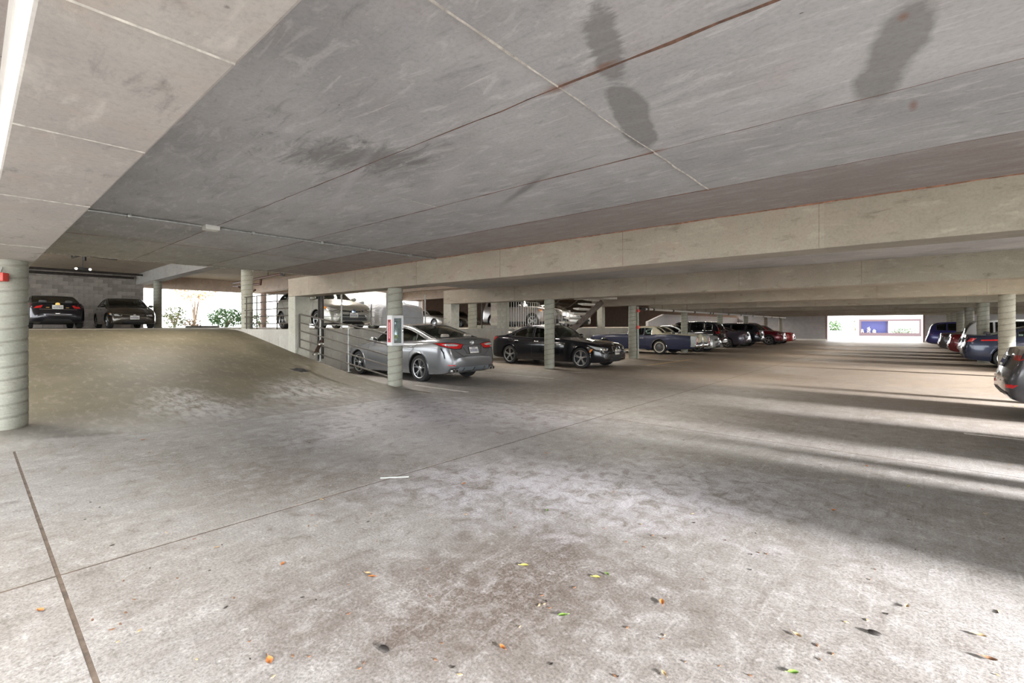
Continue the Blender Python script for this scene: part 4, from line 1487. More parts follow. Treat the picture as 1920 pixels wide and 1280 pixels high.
for sd in (1, -1):
    k = [(sd * .03, .735), (sd * .14, .745), (sd * .25, .72), (sd * .26, .62), (sd * .21, .555), (sd * .06, .55), (sd * .03, .58)]
    fpatch(c, 'kidney_grille', k, M_grille, off=.008)
    kk = k + [k[0]]
    c.line('grille_surround', [(0, y, z) for y, z in kk], (-1, 0, 0), .015, M_chrome)
    for j in range(6):
        y = .06 + .034 * j
        c.line('grille_slat', [(0, sd * y, .565 + .005 * j), (0, sd * y, .725)], (-1, 0, 0), .007, M_plastic)
    fpatch(c, 'side_intake', [(sd * .46, .36), (sd * .74, .37), (sd * .70, .50), (sd * .50, .46)], M_grille)
    c.line('intake_trim', [(0, sd * .46, .47), (0, sd * .66, .515), (0, sd * .80, .53)], (-1, 0, 0), .012, M_chrome)
    c.line('splitter_trim', [(0, sd * .30, .335), (0, sd * .55, .345), (0, sd * .76, .36)], (-1, 0, 0), .012, M_chrome)
    cpatch(c, 'side_marker', [('s', .40, .655), ('s', .47, .66), ('s', .55, .54), ('s', .48, .54)], 75, M_lampamber, sides=(sd,))
    h = c.S(1.72, .77, sd)
    m = MB(); m.bbox(-.12, .12, -.004, .008, -.018, .018, .003)
    m.build('fender_trim', M_chrome, c.root, tuple(h), (0, 0, 0 if sd > 0 else PI))
fpatch(c, 'lower_intake', [(-.40, .34), (.40, .34), (.36, .50), (-.36, .50)], M_grille)
c.plate(False, .545, w=.31, h=.17, mat=simple('plate_cream', (.60, .57, .49), .5))
b = MB(); b.lathe([(.042, -.004), (.042, .006), (.001, .009)], 20, 'X')
p = c.To(.14, 0)
b.build('emblem', M_chrome, c.root, (p.x, 0, p.z + .004), (0, R(-60), 0))
rear_std(c, plate=False)
c.finish(); c.wheels(); c.cabin(); c.mirrors(); c.handles(); c.seams()
c.place(x_nose=-7.5, y=14.20, nose=1)

# ------- C: navy and cream two-door coupe of the seventies, tail towards the aisle
P_navy = paint('navy_paint', (.020, .026, .060), .15, .42, .4)
M_cream = simple('cream_vinyl', (.52, .48, .36), .6, var=.08, scale=30)
P_cream = paint('cream_paint', (.50, .47, .36), .1, .4, .4)
sp = sedan('navy and cream vintage coupe with whitewall wheels, tail towards the aisle', P_navy, L=5.85, W=2.02, H=1.42, fo=.98, wb=3.06, Rw=.35, hf=.90,
           sc=2.08, zc=1.02, sw=2.60, sr=3.62, sd=4.25, zd=1.02, zt=.96, zm=.945, rim=('disc', 24, simple('hubcap_steel', (.13, .135, .14), .3, .5)), rr=.215, tw=.21, inset=.06)
sp['T'] = [(0, .70), (.02, .82), (.06, .90), (.3, .94), (1.2, .985), (2.08, 1.01), (2.38, 1.24), (2.56, 1.365), (2.9, 1.41), (3.2, 1.42), (3.66, 1.39), (3.98, 1.27), (4.25, 1.06), (4.5, 1.03), (5.3, .975), (5.70, .93), (5.78, .86), (5.82, .70), (5.85, .60)]
sp['Z'] = [(0, .66), (.05, .80), (.25, .90), (1.2, .945), (2.1, .955), (3.0, .92), (3.5, .91), (4.0, .985), (4.4, .99), (5.3, .94), (5.7, .90), (5.78, .82), (5.85, .56)]
sp['B'] = [(0, .36), (.05, .28), (.4, .22), (1.6, .22), (3.6, .23), (5.2, .27), (5.7, .33), (5.85, .40)]
sp['Wp'] = [(0, .72), (.02, .84), (.08, .93), (.3, .97), (1.0, .99), (2.5, 1.0), (4.2, 1.0), (5.2, .97), (5.65, .94), (5.78, .91), (5.83, .85), (5.85, .75)]
sp['bulge'] = [(0, -.05), (.12, -.018), (.4, 0), (.75, -.006), (.9, -.02), (1, -.045)]
sp['kf'], sp['kr'] = .12, .05
sp['tumble'] = .34
sp['dlo'] = (2.32, 3.62)
sp['pillars'] = [(3.22, .06)]
sp['dlo_bot'], sp['dlo_top'] = .035, .07
sp['wind'] = (2.12, 2.57)
sp['back'] = (3.80, 4.19)
sp['handles'] = [(3.12, .80)]
sp['handle_mat'] = M_chrome
sp['seams'] = [[(2.02, .93), (1.98, .34)], [(3.36, .92), (3.40, .34)], [(1.98, .34), (3.40, .34)]]
sp['lip'] = M_chrome
sp['lip_r'] = .014
sp['trim'] = M_chrome
sp['glass'] = M_glass
sp['mirror_mat'] = M_chrome
sp['rear_seat'] = True
sp['seat_z'] = .42
sp['two_tone'] = (M_cream, lambda s, y, z: (z > .99 and s > 3.42) or (s > 4.1 and abs(y) < .80 and z > .62) or (s > 2.6 and z > 1.33))
lincoln = c = Car('coupe', sp)
c.windows()
L = c.L
# rear window set in a cream frame, blade tail lamps, spare wheel hump, bumper
for q in (1, -1):
    c.line('rear_window_frame', [(c.X(3.76), q * .44, 2), (c.X(4.22), q * .50, 2)], (0, 0, -1), .03, M_cream)
c.line('rear_window_frame', [(c.X(3.76), -.44, 2), (c.X(3.76), .44, 2)], (0, 0, -1), .03, M_cream)
for sd in (1, -1):
    m = MB(); m.bbox(5.58 - L / 2, 5.87 - L / 2, -.055, .055, .40, .93, .03)
    m.v = [(-x, y, z) for x, y, z in m.v]; m.f = [f[::-1] for f in m.f]
    o = m.build('tail_fin', simple('pale_grey_trim', (.42, .45, .46), .45, .2), c.root, (0, sd * .90, 0))
    m = MB(); m.bbox(-5.884 + L / 2, -5.86 + L / 2, -.04, .04, .46, .84, .01)
    m.build('taillight', M_lampred, o)
m = MB(); m.sphere((0, 0, 0), (.10, .36, .34), 24, 16)
m.build('spare_wheel_hump', P_cream, c.root, (c.X(5.74), 0, .70))
m = MB(); m.bbox(-.07, .07, -.96, .96, -.075, .075, .03)
m.build('rear_bumper', M_chrome, c.root, (c.X(5.84), 0, .47))
for sd in (.42, -.42):
    m = MB(); m.bbox(-.06, .05, -.06, .06, -.11, .12, .03)
    m.build('bumper_guard', M_chrome, c.root, (c.X(5.91), sd, .47))
c.plate(True, .60)
m = MB(); m.bbox(-.07, .07, -.97, .97, -.075, .075, .03)
m.build('front_bumper', M_chrome, c.root, (c.X(.03), 0, .47))
fpatch(c, 'grille', [(-.26, .58), (.26, .58), (.26, .86), (-.26, .86)], M_chrome, off=.05, depth=.06)
fpatch(c, 'headlight_door', [(.36, .62), (.86, .62), (.86, .80), (.36, .82)], P_navy)
fpatch(c, 'headlight_door', [(-.36, .62), (-.86, .62), (-.86, .80), (-.36, .82)], P_navy)
c.finish(); c.wheels(); c.cabin(); c.mirrors(); c.handles(); c.seams()
c.place(x_tail=-7.72, y=23.45, nose=-1)

# ------- D: silver sedan, nose to the aisle
P_silver = paint('pale_silver_paint', (.46, .47, .47), .5, .28)
sp = sedan('pale silver sedan with dark roof nosing out beyond the navy coupe', P_silver, L=4.75, W=1.82, H=1.49, hf=.80, zc=1.05, zm=1.0, zd=1.1, zt=1.08, fo=.86, glass=M_glassd, far=1,
           two_tone=(P_black, lambda s, y, z: z > 1.36), rim=('multi', 7, M_rimsil))
c = Car('sedan', sp); front_std(c, bar=M_chrome, grille=M_grille); rear_std(c); complete(c)
c.place(x_nose=-7.95, y=26.7, nose=1)

# ------- E: black crossover, tail to the aisle
sp = suv('black crossover with chrome window line, tail to the aisle', P_black, L=4.6, far=1, glass=M_glassd, trim=M_chrome, trim_r=.014, rim=('multi', 7, M_rimsil), zbk=1.08)
c = Car('crossover', sp); front_std(c, plate=False)
L = c.L
cpatch(c, 'taillight', [('f', .48, 1.03), ('f', .62, 1.06), ('s', L - .30, 1.10), ('s', L - .44, 1.12), ('s', L - .26, .98), ('f', .74, .93), ('f', .60, .96)], 42, M_lampred, rear=True)
cpatch(c, 'pillar_lamp', [('f', .58, 1.05), ('f', .66, 1.06), ('f', .60, 1.32), ('f', .55, 1.32)], 25, M_lampred, rear=True)
fpatch(c, 'tailgate_trim', [(-.48, .97), (.48, .97), (.48, .925), (-.48, .925)], M_chrome, rear=True)
fpatch(c, 'bumper_guard', [(-.72, .52), (.72, .52), (.66, .44), (-.66, .44)], M_chrome, rear=True)
cpatch(c, 'reflector', [('f', .56, .64), ('f', .72, .65), ('f', .72, .60), ('f', .56, .595)], 20, M_lampred, rear=True)
c.plate(True, .83)
complete(c); c.place(x_tail=-8.35, y=29.35, nose=-1)

# ------- F..I further down the left row
P_plum = paint('plum_grey_paint', (.075, .065, .085), .5, .28)
sp = sedan('dark plum grey sedan, tail to the aisle beyond the black crossover', P_plum, far=1, glass=M_glassd, rim=('multi', 9, M_rimsil))
c = Car('sedan', sp); front_std(c, plate=False); rear_std(c, bar=M_chrome); complete(c, False); c.place(x_tail=-7.9, y=32.9, nose=-1)
P_ink = paint('blue_black_paint', (.014, .015, .022), .4, .2)
sp = suv('blue black crossover, tail to the aisle before the maroon car', P_ink, far=1, glass=M_glassd, H=1.62, rim=('multi', 7, M_rimsil))
c = Car('crossover', sp); front_std(c, plate=False); rear_std(c, bar=M_chrome); complete(c, False); c.place(x_tail=-7.7, y=35.9, nose=-1)
P_maroon = paint('maroon_paint', (.13, .008, .016), .4, .2)
sp = suv('maroon crossover nosing out of the left row', P_maroon, far=1, glass=M_glassd, H=1.66, rim=('vee', 5, M_rimsil))
c = Car('crossover', sp); front_std(c, bar=M_chrome); rear_std(c); complete(c, False); c.place(x_nose=-7.0, y=39.4, nose=1)
P_red = paint('bright_red_paint', (.42, .025, .02), .2, .25)
sp = sedan('bright red sedan with pale lamps, last car of the left row', P_red, far=1, glass=M_glassd, H=1.5, hf=.84)
c = Car('sedan', sp); front_std(c, bar=M_chrome, grille=M_chrome); rear_std(c); complete(c, False); c.place(x_nose=-7.0, y=43.0, nose=1)

# ------- J: dark grey sedan at the right edge
P_dgrey = paint('dark_grey_paint', (.075, .074, .080), .5, .24)
sp = sedan('dark grey sedan tail cut by the right edge of the view', P_dgrey, L=4.9, H=1.46, zt=1.09, zd=1.11, tail=.15)
c = Car('sedan', sp)
L = c.L
c.windows()
cpatch(c, 'taillight', [('f', .40, .965), ('f', .62, .975), ('s', L - .26, .98), ('s', L - .42, .965), ('s', L - .28, .91), ('f', .66, .89), ('f', .44, .90)], 40, M_lampred, rear=True)
c.plate(True, .86, w=.32, h=.165)
fpatch(c, 'plate_lamp_bar', [(-.30, .985), (.30, .985), (.30, .965), (-.30, .965)], M_chrome, rear=True, off=.012)
cpatch(c, 'reflector', [('f', .56, .52), ('f', .74, .53), ('s', L - .12, .53), ('f', .76, .475), ('f', .58, .47)], 30, M_lampred, rear=True)
for yy in (-.42, -.14, .14, .42):
    p = c.Re(yy, .55)
    m = MB(); m.sphere((0, 0, 0), (.010, .014, .014), 10, 6)
    m.build('parking_sensor', M_chrome, c.root, (p.x, yy, .55))
fpatch(c, 'rear_valance', [(-.74, .29), (.74, .29), (.62, .41), (-.62, .41)], M_plastic, rear=True, off=.008)
for sd in (1, -1):
    fpatch(c, 'exhaust_tip', [(sd * .42, .29), (sd * .68, .31), (sd * .66, .37), (sd * .46, .37)], M_chrome, rear=True, off=.016, depth=.03)
front_std(c, plate=False)
c.finish(); c.wheels(); c.cabin(); c.mirrors(); c.handles(); c.seams()
c.place(x_tail=1.12, y=11.0, nose=1)

# ------- K..: right row
P_dblue = paint('dark_blue_paint', (.022, .030, .060), .4, .22)
sp = sedan('dark blue sedan with white and red tail lamps in the right row', P_dblue, L=4.8, W=1.82, H=1.49, zd=1.13, zt=1.12, zm=1.0, zc=1.05, hf=.8, far=1, rim=('wide', 7, M_rimsil))
c = Car('sedan', sp)
L = c.L
cpatch(c, 'taillight', [('f', .42, .98), ('f', .62, 1.02), ('s', L - .16, 1.04), ('s', L - .34, 1.0), ('s', L - .22, .86), ('f', .70, .84), ('f', .46, .88)], 42, M_lampclear, rear=True)
cpatch(c, 'taillight_red_half', [('s', L - .10, 1.03), ('s', L - .33, .99), ('s', L - .22, .87), ('s', L - .10, .86)], 65, M_lampred, rear=True, off=.009)
cpatch(c, 'side_marker', [('s', L - .44, .95), ('s', L - .86, .97), ('s', L - .86, .925), ('s', L - .44, .905)], 85, M_lampred, rear=True)
fpatch(c, 'bumper_insert', [(-.60, .34), (.60, .34), (.52, .46), (-.52, .46)], M_plastic, rear=True)
c.plate(True, .93); front_std(c, plate=False); complete(c); c.place(x_tail=1.42, y=23.3, nose=1)
P_white = paint('white_paint', (.62, .64, .66), .05, .3)
sp = suv('white crossover behind the dark blue sedan in the right row', P_white, far=1, glass=M_glassd, rim=('multi', 7, M_rimsil))
c = Car('crossover', sp); front_std(c, plate=False); rear_std(c); complete(c, False); c.place(x_tail=1.55, y=26.9, nose=1)
P_dred = paint('dark_red_paint', (.16, .012, .016), .3, .22)
sp = sedan('dark red sedan beyond the white crossover in the right row', P_dred, far=1, glass=M_glassd)
c = Car('sedan', sp); front_std(c, plate=False); rear_std(c, bar=M_chrome); complete(c, False); c.place(x_tail=1.35, y=29.8, nose=1)
sp = sedan('charcoal sedan with chrome bumper between the dark red sedan and the blue crossover', P_dgrey, far=1, glass=M_glassd)
c = Car('sedan', sp); front_std(c, plate=False); rear_std(c, bar=M_chrome); complete(c, False); c.place(x_tail=1.15, y=33.2, nose=1)
P_blue = paint('violet_blue_paint', (.035, .035, .16), .4, .24)
sp = suv('violet blue crossover, last car of the right row by the exit', P_blue, far=1, glass=M_glassd)
c = Car('crossover', sp); front_std(c, plate=False); rear_std(c); complete(c, False); c.place(x_tail=.80, y=40.3, nose=1)
# two parked cars of the right row nearest the camera; low daylight comes in between them
P_sand = paint('sand_paint', (.36, .33, .27), .4, .28)
sp = sedan('sand coloured sedan parked right of the camera', P_sand, far=1, glass=M_glassd)
c = Car('sedan', sp); front_std(c, plate=False); rear_std(c); complete(c, False); c.place(x_tail=1.95, y=7.86, nose=1)
sp = suv('charcoal crossover parked right of the camera', P_dgrey, far=1, glass=M_glassd)
c = Car('crossover', sp); front_std(c, plate=False); rear_std(c); complete(c, False); c.place(x_tail=1.95, y=4.75, nose=1)

# ------- raised deck
ZDK = 1.31
sp = sedan('black sedan with gold trim showing its red tail lamps at the head of the ramp', P_ink, L=4.85, W=1.82, H=1.48, zd=1.12, zt=1.10, zm=1.0, zc=1.04, glass=M_glassd, far=1)
c = Car('sedan', sp)
L = c.L
cpatch(c, 'taillight', [('f', .44, .97), ('f', .62, 1.01), ('s', L - .20, 1.02), ('s', L - .34, 1.0), ('s', L - .24, .88), ('f', .70, .84), ('f', .50, .86)], 42, M_lampred, rear=True)
M_gold = simple('gold_trim', (.60, .40, .12), .3, .9)
c.line('trunk_trim', [(0, -.60, .80), (0, .60, .80)], (1, 0, 0), .014, M_chrome)
c.line('bumper_trim', [(0, -.42, .56), (0, .42, .56)], (1, 0, 0), .012, M_chrome)
c.line('spoiler_lip', [(0, -.66, 1.06), (0, .66, 1.06)], (1, 0, 0), .022, P_ink)
b = MB(); b.lathe([(.075, -.004), (.075, .006), (.001, .009)], 20, 'X')
b.build('emblem', M_gold, c.root, (c.Re(0, 1.02).x - .004, 0, 1.02), (0, 0, PI))
for y in (.3, -.3):
    fpatch(c, 'gold_badge', [(y - .05, .90), (y + .05, .90), (y + .05, .86), (y - .05, .86)], M_gold, rear=True)
c.plate(True, .90, w=.34, h=.17)
front_std(c, plate=False); complete(c); c.place(x_tail=-27.15, y=2.42, z=ZDK, nose=-1)

P_bronze = paint('dark_bronze_paint', (.060, .052, .042), .5, .26)
sp = sedan('dark bronze sedan facing the ramp beside the black sedan', P_bronze, L=4.55, W=1.78, H=1.46, fo=.88, wb=2.70, hf=.72, sc=1.15, zc=1.02, sw=2.05, sr=2.95, sd=4.02, zd=1.08, zt=1.06, zm=.98, glass=M_glassd, far=1)
sp['glass_f'] = M_glass
c = Car('sedan', sp)
cpatch(c, 'headlight', [('f', .42, .615), ('f', .60, .64), ('s', .30, .675), ('s', .44, .70), ('s', .36, .61), ('f', .68, .555), ('f', .46, .555)], 42, M_lampclear)
cpatch(c, 'side_marker', [('s', .32, .67), ('s', .43, .69), ('s', .40, .64), ('s', .32, .62)], 60, M_lampamber, off=.008)
fpatch(c, 'grille', [(-.40, .555), (.40, .555), (.41, .61), (.18, .60), (-.18, .60), (-.41, .61)], M_grille)
c.line('grille_bar', [(0, -.41, .615), (0, 0, .59), (0, .41, .615)], (-1, 0, 0), .012, M_chrome)
b = MB(); b.lathe([(.06, -.004), (.06, .006), (.001, .009)], 20, 'X')
b.build('emblem', M_chrome, c.root, (c.Fr(0, .59).x + .010, 0, .59))
fpatch(c, 'lower_intake', [(-.50, .32), (.50, .32), (.44, .42), (-.44, .42)], M_grille)
c.plate(False, .49, w=.34, h=.17)
rear_std(c); complete(c)
c.place(x_nose=-26.9, y=4.92, z=ZDK, nose=1)

P_champ = paint('champagne_silver_paint', (.36, .36, .33), .5, .30)
sp = sedan('champagne silver hatchback nosing at the deck edge above the ramp railing', P_champ, L=4.46, W=1.75, H=1.56, fo=.93, wb=2.70, Rw=.315, hf=.78, sc=1.06, zc=1.04, sw=2.02, sr=3.0, sd=4.28, zd=1.10, zt=1.07, zm=1.0, rim=('vee', 5, M_rimsil), glass=M_glass, kf=.26)
sp['T'] = [(0, .58), (.02, .66), (.08, .76), (.22, .85), (.62, .965), (1.06, 1.05), (1.55, 1.34), (1.94, 1.51), (2.25, 1.56), (2.6, 1.565), (3.1, 1.53), (3.7, 1.42), (4.16, 1.24), (4.28, 1.14), (4.35, .92), (4.42, .74), (4.46, .6)]
sp['B'][0:2] = [(0, .27), (.05, .22)]
sp['dlo'] = (1.16, 3.95)
sp['pillars'] = [(1.52, .05), (2.42, .09), (3.30, .06)]
sp['back'] = (3.16, 4.18)
sp['wind'] = (1.09, 1.92)
sp['handles'] = [(2.18, .90), (3.12, .92)]
prius = c = Car('hatchback', sp)
c.windows()
cpatch(c, 'headlight', [('f', .48, .66), ('f', .60, .69), ('s', .36, .76), ('s', .70, .85), ('s', .50, .72), ('s', .24, .62), ('f', .68, .60)], 45, M_lampclear, rim=(.009, M_grille))
cpatch(c, 'side_marker', [('s', .34, .74), ('s', .46, .77), ('s', .44, .70), ('s', .32, .67)], 60, M_lampamber, off=.008)
fpatch(c, 'upper_grille', [(-.46, .635), (-.16, .605), (.16, .605), (.46, .635), (.44, .60), (.14, .57), (-.14, .57), (-.44, .60)], M_grille)
c.line('grille_bar', [(0, -.46, .645), (0, -.12, .615), (0, .12, .615), (0, .46, .645)], (-1, 0, 0), .013, M_chrome)
b = MB(); b.lathe([(.075, -.004), (.075, .006), (.001, .012)], 24, 'X')
b.build('emblem', simple('blue_chrome', (.35, .45, .66), .15, .9), c.root, (c.Fr(0, .60).x + .010, 0, .60))
fpatch(c, 'lower_grille', [(-.52, .29), (.52, .29), (.42, .48), (-.42, .48)], M_grille, off=.008)
for z in (.335, .38, .425):
    c.line('grille_slat', [(0, -.48 + (z - .29) * .5, z), (0, .48 - (z - .29) * .5, z)], (-1, 0, 0), .010, M_plastic)
c.line('intake_trim', [(0, -.56, .275), (0, -.44, .495), (0, .44, .495), (0, .56, .275)], (-1, 0, 0), .016, M_chrome)
cpatch(c, 'fog_lamp', [('f', .58, .53), ('f', .66, .54), ('f', .66, .40), ('f', .60, .38)], 30, M_lampclear)
c.plate(False, .475, w=.32, h=.165)
cpatch(c, 'taillight', [('f', .50, 1.02), ('f', .60, 1.06), ('s', 4.12, 1.10), ('s', 4.0, 1.06), ('s', 4.20, .86), ('f', .72, .82), ('f', .62, .86)], 50, M_lampred, rear=True)
fpatch(c, 'rear_valance', [(-.60, .32), (.60, .32), (.54, .44), (-.54, .44)], M_plastic, rear=True)
c.plate(True, .86)
c.finish(); c.wheels(); c.cabin(); c.mirrors(); c.handles(); c.seams()
c.place(x_nose=-14.36, y=8.50, z=ZDK, nose=1)

# covered car: a fitted grey cover hanging over its body
def cover_material():
    t = NT('car_cover_cloth')
    w = t.noise(2.2, 5, .6)
    f = t.noise(220, 2, .5)
    cc = t.ramp(w, [(.3, (.40, .42, .46)), (.7, (.50, .52, .56))])
    t.P(Base_Color=t.mix(.3, cc, t.ramp(f, [(.3, .7), (.7, 1.15)]), 'MULTIPLY'), Roughness=.75, Sheen_Weight=.2)
    t.bump(t.noise(5, 4, .6, vec=t.mapping(t.obj(), (.5, 1, 1.6)), dist=.8), .7, .05)
    return t.m
M_cover = cover_material()
sp = sedan('car hidden under a grey blue cloth cover beside the champagne hatchback', M_cover, L=4.95, W=1.96, H=1.56, hf=.86, sc=1.3, zc=1.10, sw=2.25, sr=3.1, sd=4.3, zd=1.16, zt=1.13, zm=1.04)
sp['B'] = [(0, .16), (.2, .12), (2, .10), (4.6, .12), (4.95, .16)]
sp['kf'] = .30
c = Car('covered_car', sp)
rnd = random.Random(3)
V = c.V
fold = .018 * np.sin(V[:, 0] * 9 + 2.2 * np.sin(V[:, 0] * 3.1)) * np.clip((1.1 - V[:, 2]) / .7, 0, 1)
V[:, 1] += np.sign(V[:, 1]) * fold * (np.abs(V[:, 1]) > .3)
V[:, 0] += .018 * np.sin(V[:, 1] * 10) * np.clip((1.0 - V[:, 2]) / .7, 0, 1) * (np.abs(V[:, 0]) > 2.2)
me = bpy.data.meshes.new('cover'); me.from_pydata([tuple(v) for v in V], [], c.F); me.materials.append(M_cover)
bm = bmesh.new(); bm.from_mesh(me); bmesh.ops.recalc_face_normals(bm, faces=bm.faces); bm.to_mesh(me); bm.free()
me.polygons.foreach_set('use_smooth', [True] * len(me.polygons))
link('cover', me, c.root)
M_strap = simple('cover_strap', (.16, .165, .19), .8)
for s in (1.0, 3.4):
    pts = []
    for z in np.linspace(.14, 1.0, 12): pts.append(c.S(s, z, -1))
    MB().tube(pts, .014, 5).build('cover_strap', M_strap, c.root)
for sd in (1, -1):
    h = c.S(1.62, 1.0, sd)
    m = MB(); m.sphere((0, sd * .06, 0), (.13, .13, .10), 14, 10)
    m.build('cover_mirror_pocket', M_cover, c.root, tuple(h))
m = MB(); m.tube([(0, -.9, 0), (0, .9, 0)], .016, 6)
c.wheels()
c.place(x_nose=-14.45, y=10.82, z=ZDK, nose=1)

P_lsil = paint('light_silver_paint', (.48, .45, .42), .4, .3)
sp = sedan('light silver sedan by the pinkish column in the bright opening', P_lsil, far=1, glass=M_glassd, rim=('multi', 9, M_rimsil))
c = Car('sedan', sp); front_std(c); rear_std(c); complete(c, False); c.place(x_nose=-28.6, y=25.6, z=ZDK, nose=1)
P_taupe = paint('taupe_paint', (.22, .18, .15), .5, .3)
sp = sedan('taupe sedan on the deck left of the bluish column', P_taupe, far=1, glass=M_glassd)
c = Car('sedan', sp); front_std(c); rear_std(c); complete(c, False); c.place(x_nose=-28.7, y=28.6, z=ZDK, nose=1)
P_pew = paint('pewter_paint', (.24, .22, .21), .5, .28)
sp = suv('large pewter sport utility behind the barred guard', P_pew, L=5.0, W=1.98, H=1.88, fo=.95, wb=3.0, Rw=.39, hf=1.1, sc=1.45, zc=1.25, sw=2.1, sr=4.3, zm=1.2, zbk=1.2, far=1, glass=M_glassd, rim=('vee', 6, M_rimsil), rr=.28)
sp['hf'] = 1.1
c = Car('sport_utility', sp)
L = c.L
cpatch(c, 'taillight', [('f', .74, 1.25), ('f', .84, 1.26), ('s', L - .20, 1.26), ('s', L - .22, .95), ('f', .84, .90), ('f', .76, .92)], 45, M_lampred, rear=True)
cpatch(c, 'side_marker', [('s', .30, 1.02), ('s', .46, 1.04), ('s', .46, .94), ('s', .30, .92)], 75, M_lampamber)
front_std(c); c.plate(True, .95); complete(c, False); c.place(x_nose=-15.3, y=21.7, z=ZDK, nose=1)
sp = sedan('white sedan with black grille beneath the stair', P_white, far=1, glass=M_glassd, hf=.82)
c = Car('sedan', sp); front_std(c, grille=M_grille); rear_std(c); complete(c, False); c.place(x_nose=-14.75, y=24.0, z=ZDK, nose=1)

# ---------------------------------------------------------------- railings
def rail_part(root, name, pts, r, mat=M_rail, n=8):
    return MB().tube(pts, r, n).build(name, mat, root, smooth=60)

# sloping railing beside the ramp, from the pier down to the extinguisher column
rl = empty('railing', (-13.0, 6.40, .6))
tag(rl, 'dark five bar pipe railing sloping down the ramp edge to the extinguisher column', 'railing', 'pipe railings')
def loc(o, x, y, z): return (x - o.location.x, y - o.location.y, z - o.location.z)
xa, xb = -13.80, -9.32
zt0, zt1 = 1.77, 1.225
for f in (0, .25, .5, .75, 1.0):
    za = 1.77 - .99 * f; zb_ = 1.225 - .99 * f
    rail_part(rl, 'rail', [loc(rl, xa, 6.40, za), loc(rl, xb, 6.40, zb_)], .020)
for i, x in enumerate((-13.80, -12.55, -11.05)):
    t_ = (x - xa) / (xb - xa)
    zt = 1.77 + (1.225 - 1.77) * t_
    bot = zt - .99 if i == 0 else rz(x) - .02
    rail_part(rl, 'rail_post', [loc(rl, x, 6.40, bot), loc(rl, x, 6.40, zt)], .021, M_rail if i == 0 else M_steel)
    if i:
        m = MB(); m.bbox(-.06, .06, -.05, .05, 0, .012, .003)
        m.build('base_plate', M_steel, rl, loc(rl, x, 6.40, rz(x) - .012))

# level railing on the wall beside the ramp
rl = empty('railing', (-16.2, 6.39, 1.31))
tag(rl, 'dark five bar pipe railing on the tapering wall behind the champagne hatchback', 'railing', 'pipe railings')
for z in (1.50, 1.74, 1.97, 2.21, 2.44):
    rail_part(rl, 'rail', [loc(rl, -18.0, 6.39, z), loc(rl, -14.32, 6.39, z)], .019)
for x in (-17.85, -16.95, -15.35):
    rail_part(rl, 'rail_post', [loc(rl, x, 6.39, 1.30), loc(rl, x, 6.39, 2.45)], .020)

# deck edge guard above the lower bays: posts with thin cables
rl = empty('railing', (-14.08, 9.6, 1.31))
tag(rl, 'slim steel posts and cables guarding the deck edge in front of the hatchback', 'railing')
for y in (7.9, 9.63, 11.35):
    rail_part(rl, 'rail_post', [loc(rl, -14.08, y, 1.30), loc(rl, -14.08, y, 2.62)], .030 if y < 9 else .026, M_steel)
for z in (1.45, 1.72):
    rail_part(rl, 'cable', [loc(rl, -14.08, 6.75, z), loc(rl, -14.08, 12.42, z)], .010, M_steel, 6)
o = MB().tube([(-13.92, 7.12, .40), (-13.92, 7.12, 2.9)], .085, 14).build('drainpipe', M_darkpipe)
tag(o, 'thick dark drainpipe standing beside the pale pier', 'pipe')
for (y, lb) in ((13.55, None),):
    pass

# barred guard, block pier and slim post beyond the second beam
g = empty('barred_guard', (-14.12, 17.2, 1.31))
tag(g, 'grey guard of vertical bars behind the black sedan roof', 'railing')
for i in range(14):
    y = 16.28 + .178 * i
    rail_part(g, 'bar', [loc(g, -14.12, y, 1.33), loc(g, -14.12, y, 2.60)], .016, M_steel, 6)
for z in (1.36, 2.58):
    rail_part(g, 'rail', [loc(g, -14.12, 16.24, z), loc(g, -14.12, 18.62, z)], .02, M_steel, 8)
bp = empty('block_pier', (-14.25, 15.72, 1.31))
tag(bp, 'pale pier of concrete blocks between two openings on the deck edge', 'pier')
blk = MB(); blk.bbox(-.20, .20, -.196, .196, .004, .262, .008); blk = blk.mesh('concrete_block', M_pier, 0)
blk2 = MB(); blk2.bbox(-.20, .20, -.120, .120, .004, .262, .008); blk2 = blk2.mesh('concrete_block', M_pier, 0)
for r in range(5):
    a, b = (blk, blk2) if r % 2 else (blk2, blk)
    if r % 2:
        link('concrete_block', blk, bp, (0, -.12, .268 * r)); link('concrete_block', blk2, bp, (0, .205, .268 * r))
    else:
        link('concrete_block', blk2, bp, (0, -.205, .268 * r)); link('concrete_block', blk, bp, (0, .12, .268 * r))
m = MB(); m.box(-.19, .19, -.32, .32, 0, 1.34)
m.build('mortar_core', M_mortar, bp, smooth=0)
m = MB(); m.bbox(-.05, .05, -.07, .07, 0, 1.34, .006)
m.build('edge_cap', M_pier, bp, (.17, .40, 0), smooth=0)
o = MB().tube([(-14.1, 14.47, 1.30), (-14.1, 14.47, 2.62)], .022, 8).build('slim_post', M_darkpipe)
tag(o, 'slim dark post in front of the sport utility wheel', 'post')
m = MB(); m.bbox(-14.45, -14.0, 14.52, 15.36, 1.312, 1.45, .01)
tag(m.build('concrete_kerb', M_wall, smooth=0), 'low concrete kerb on the deck edge between column and block pier', 'kerb')

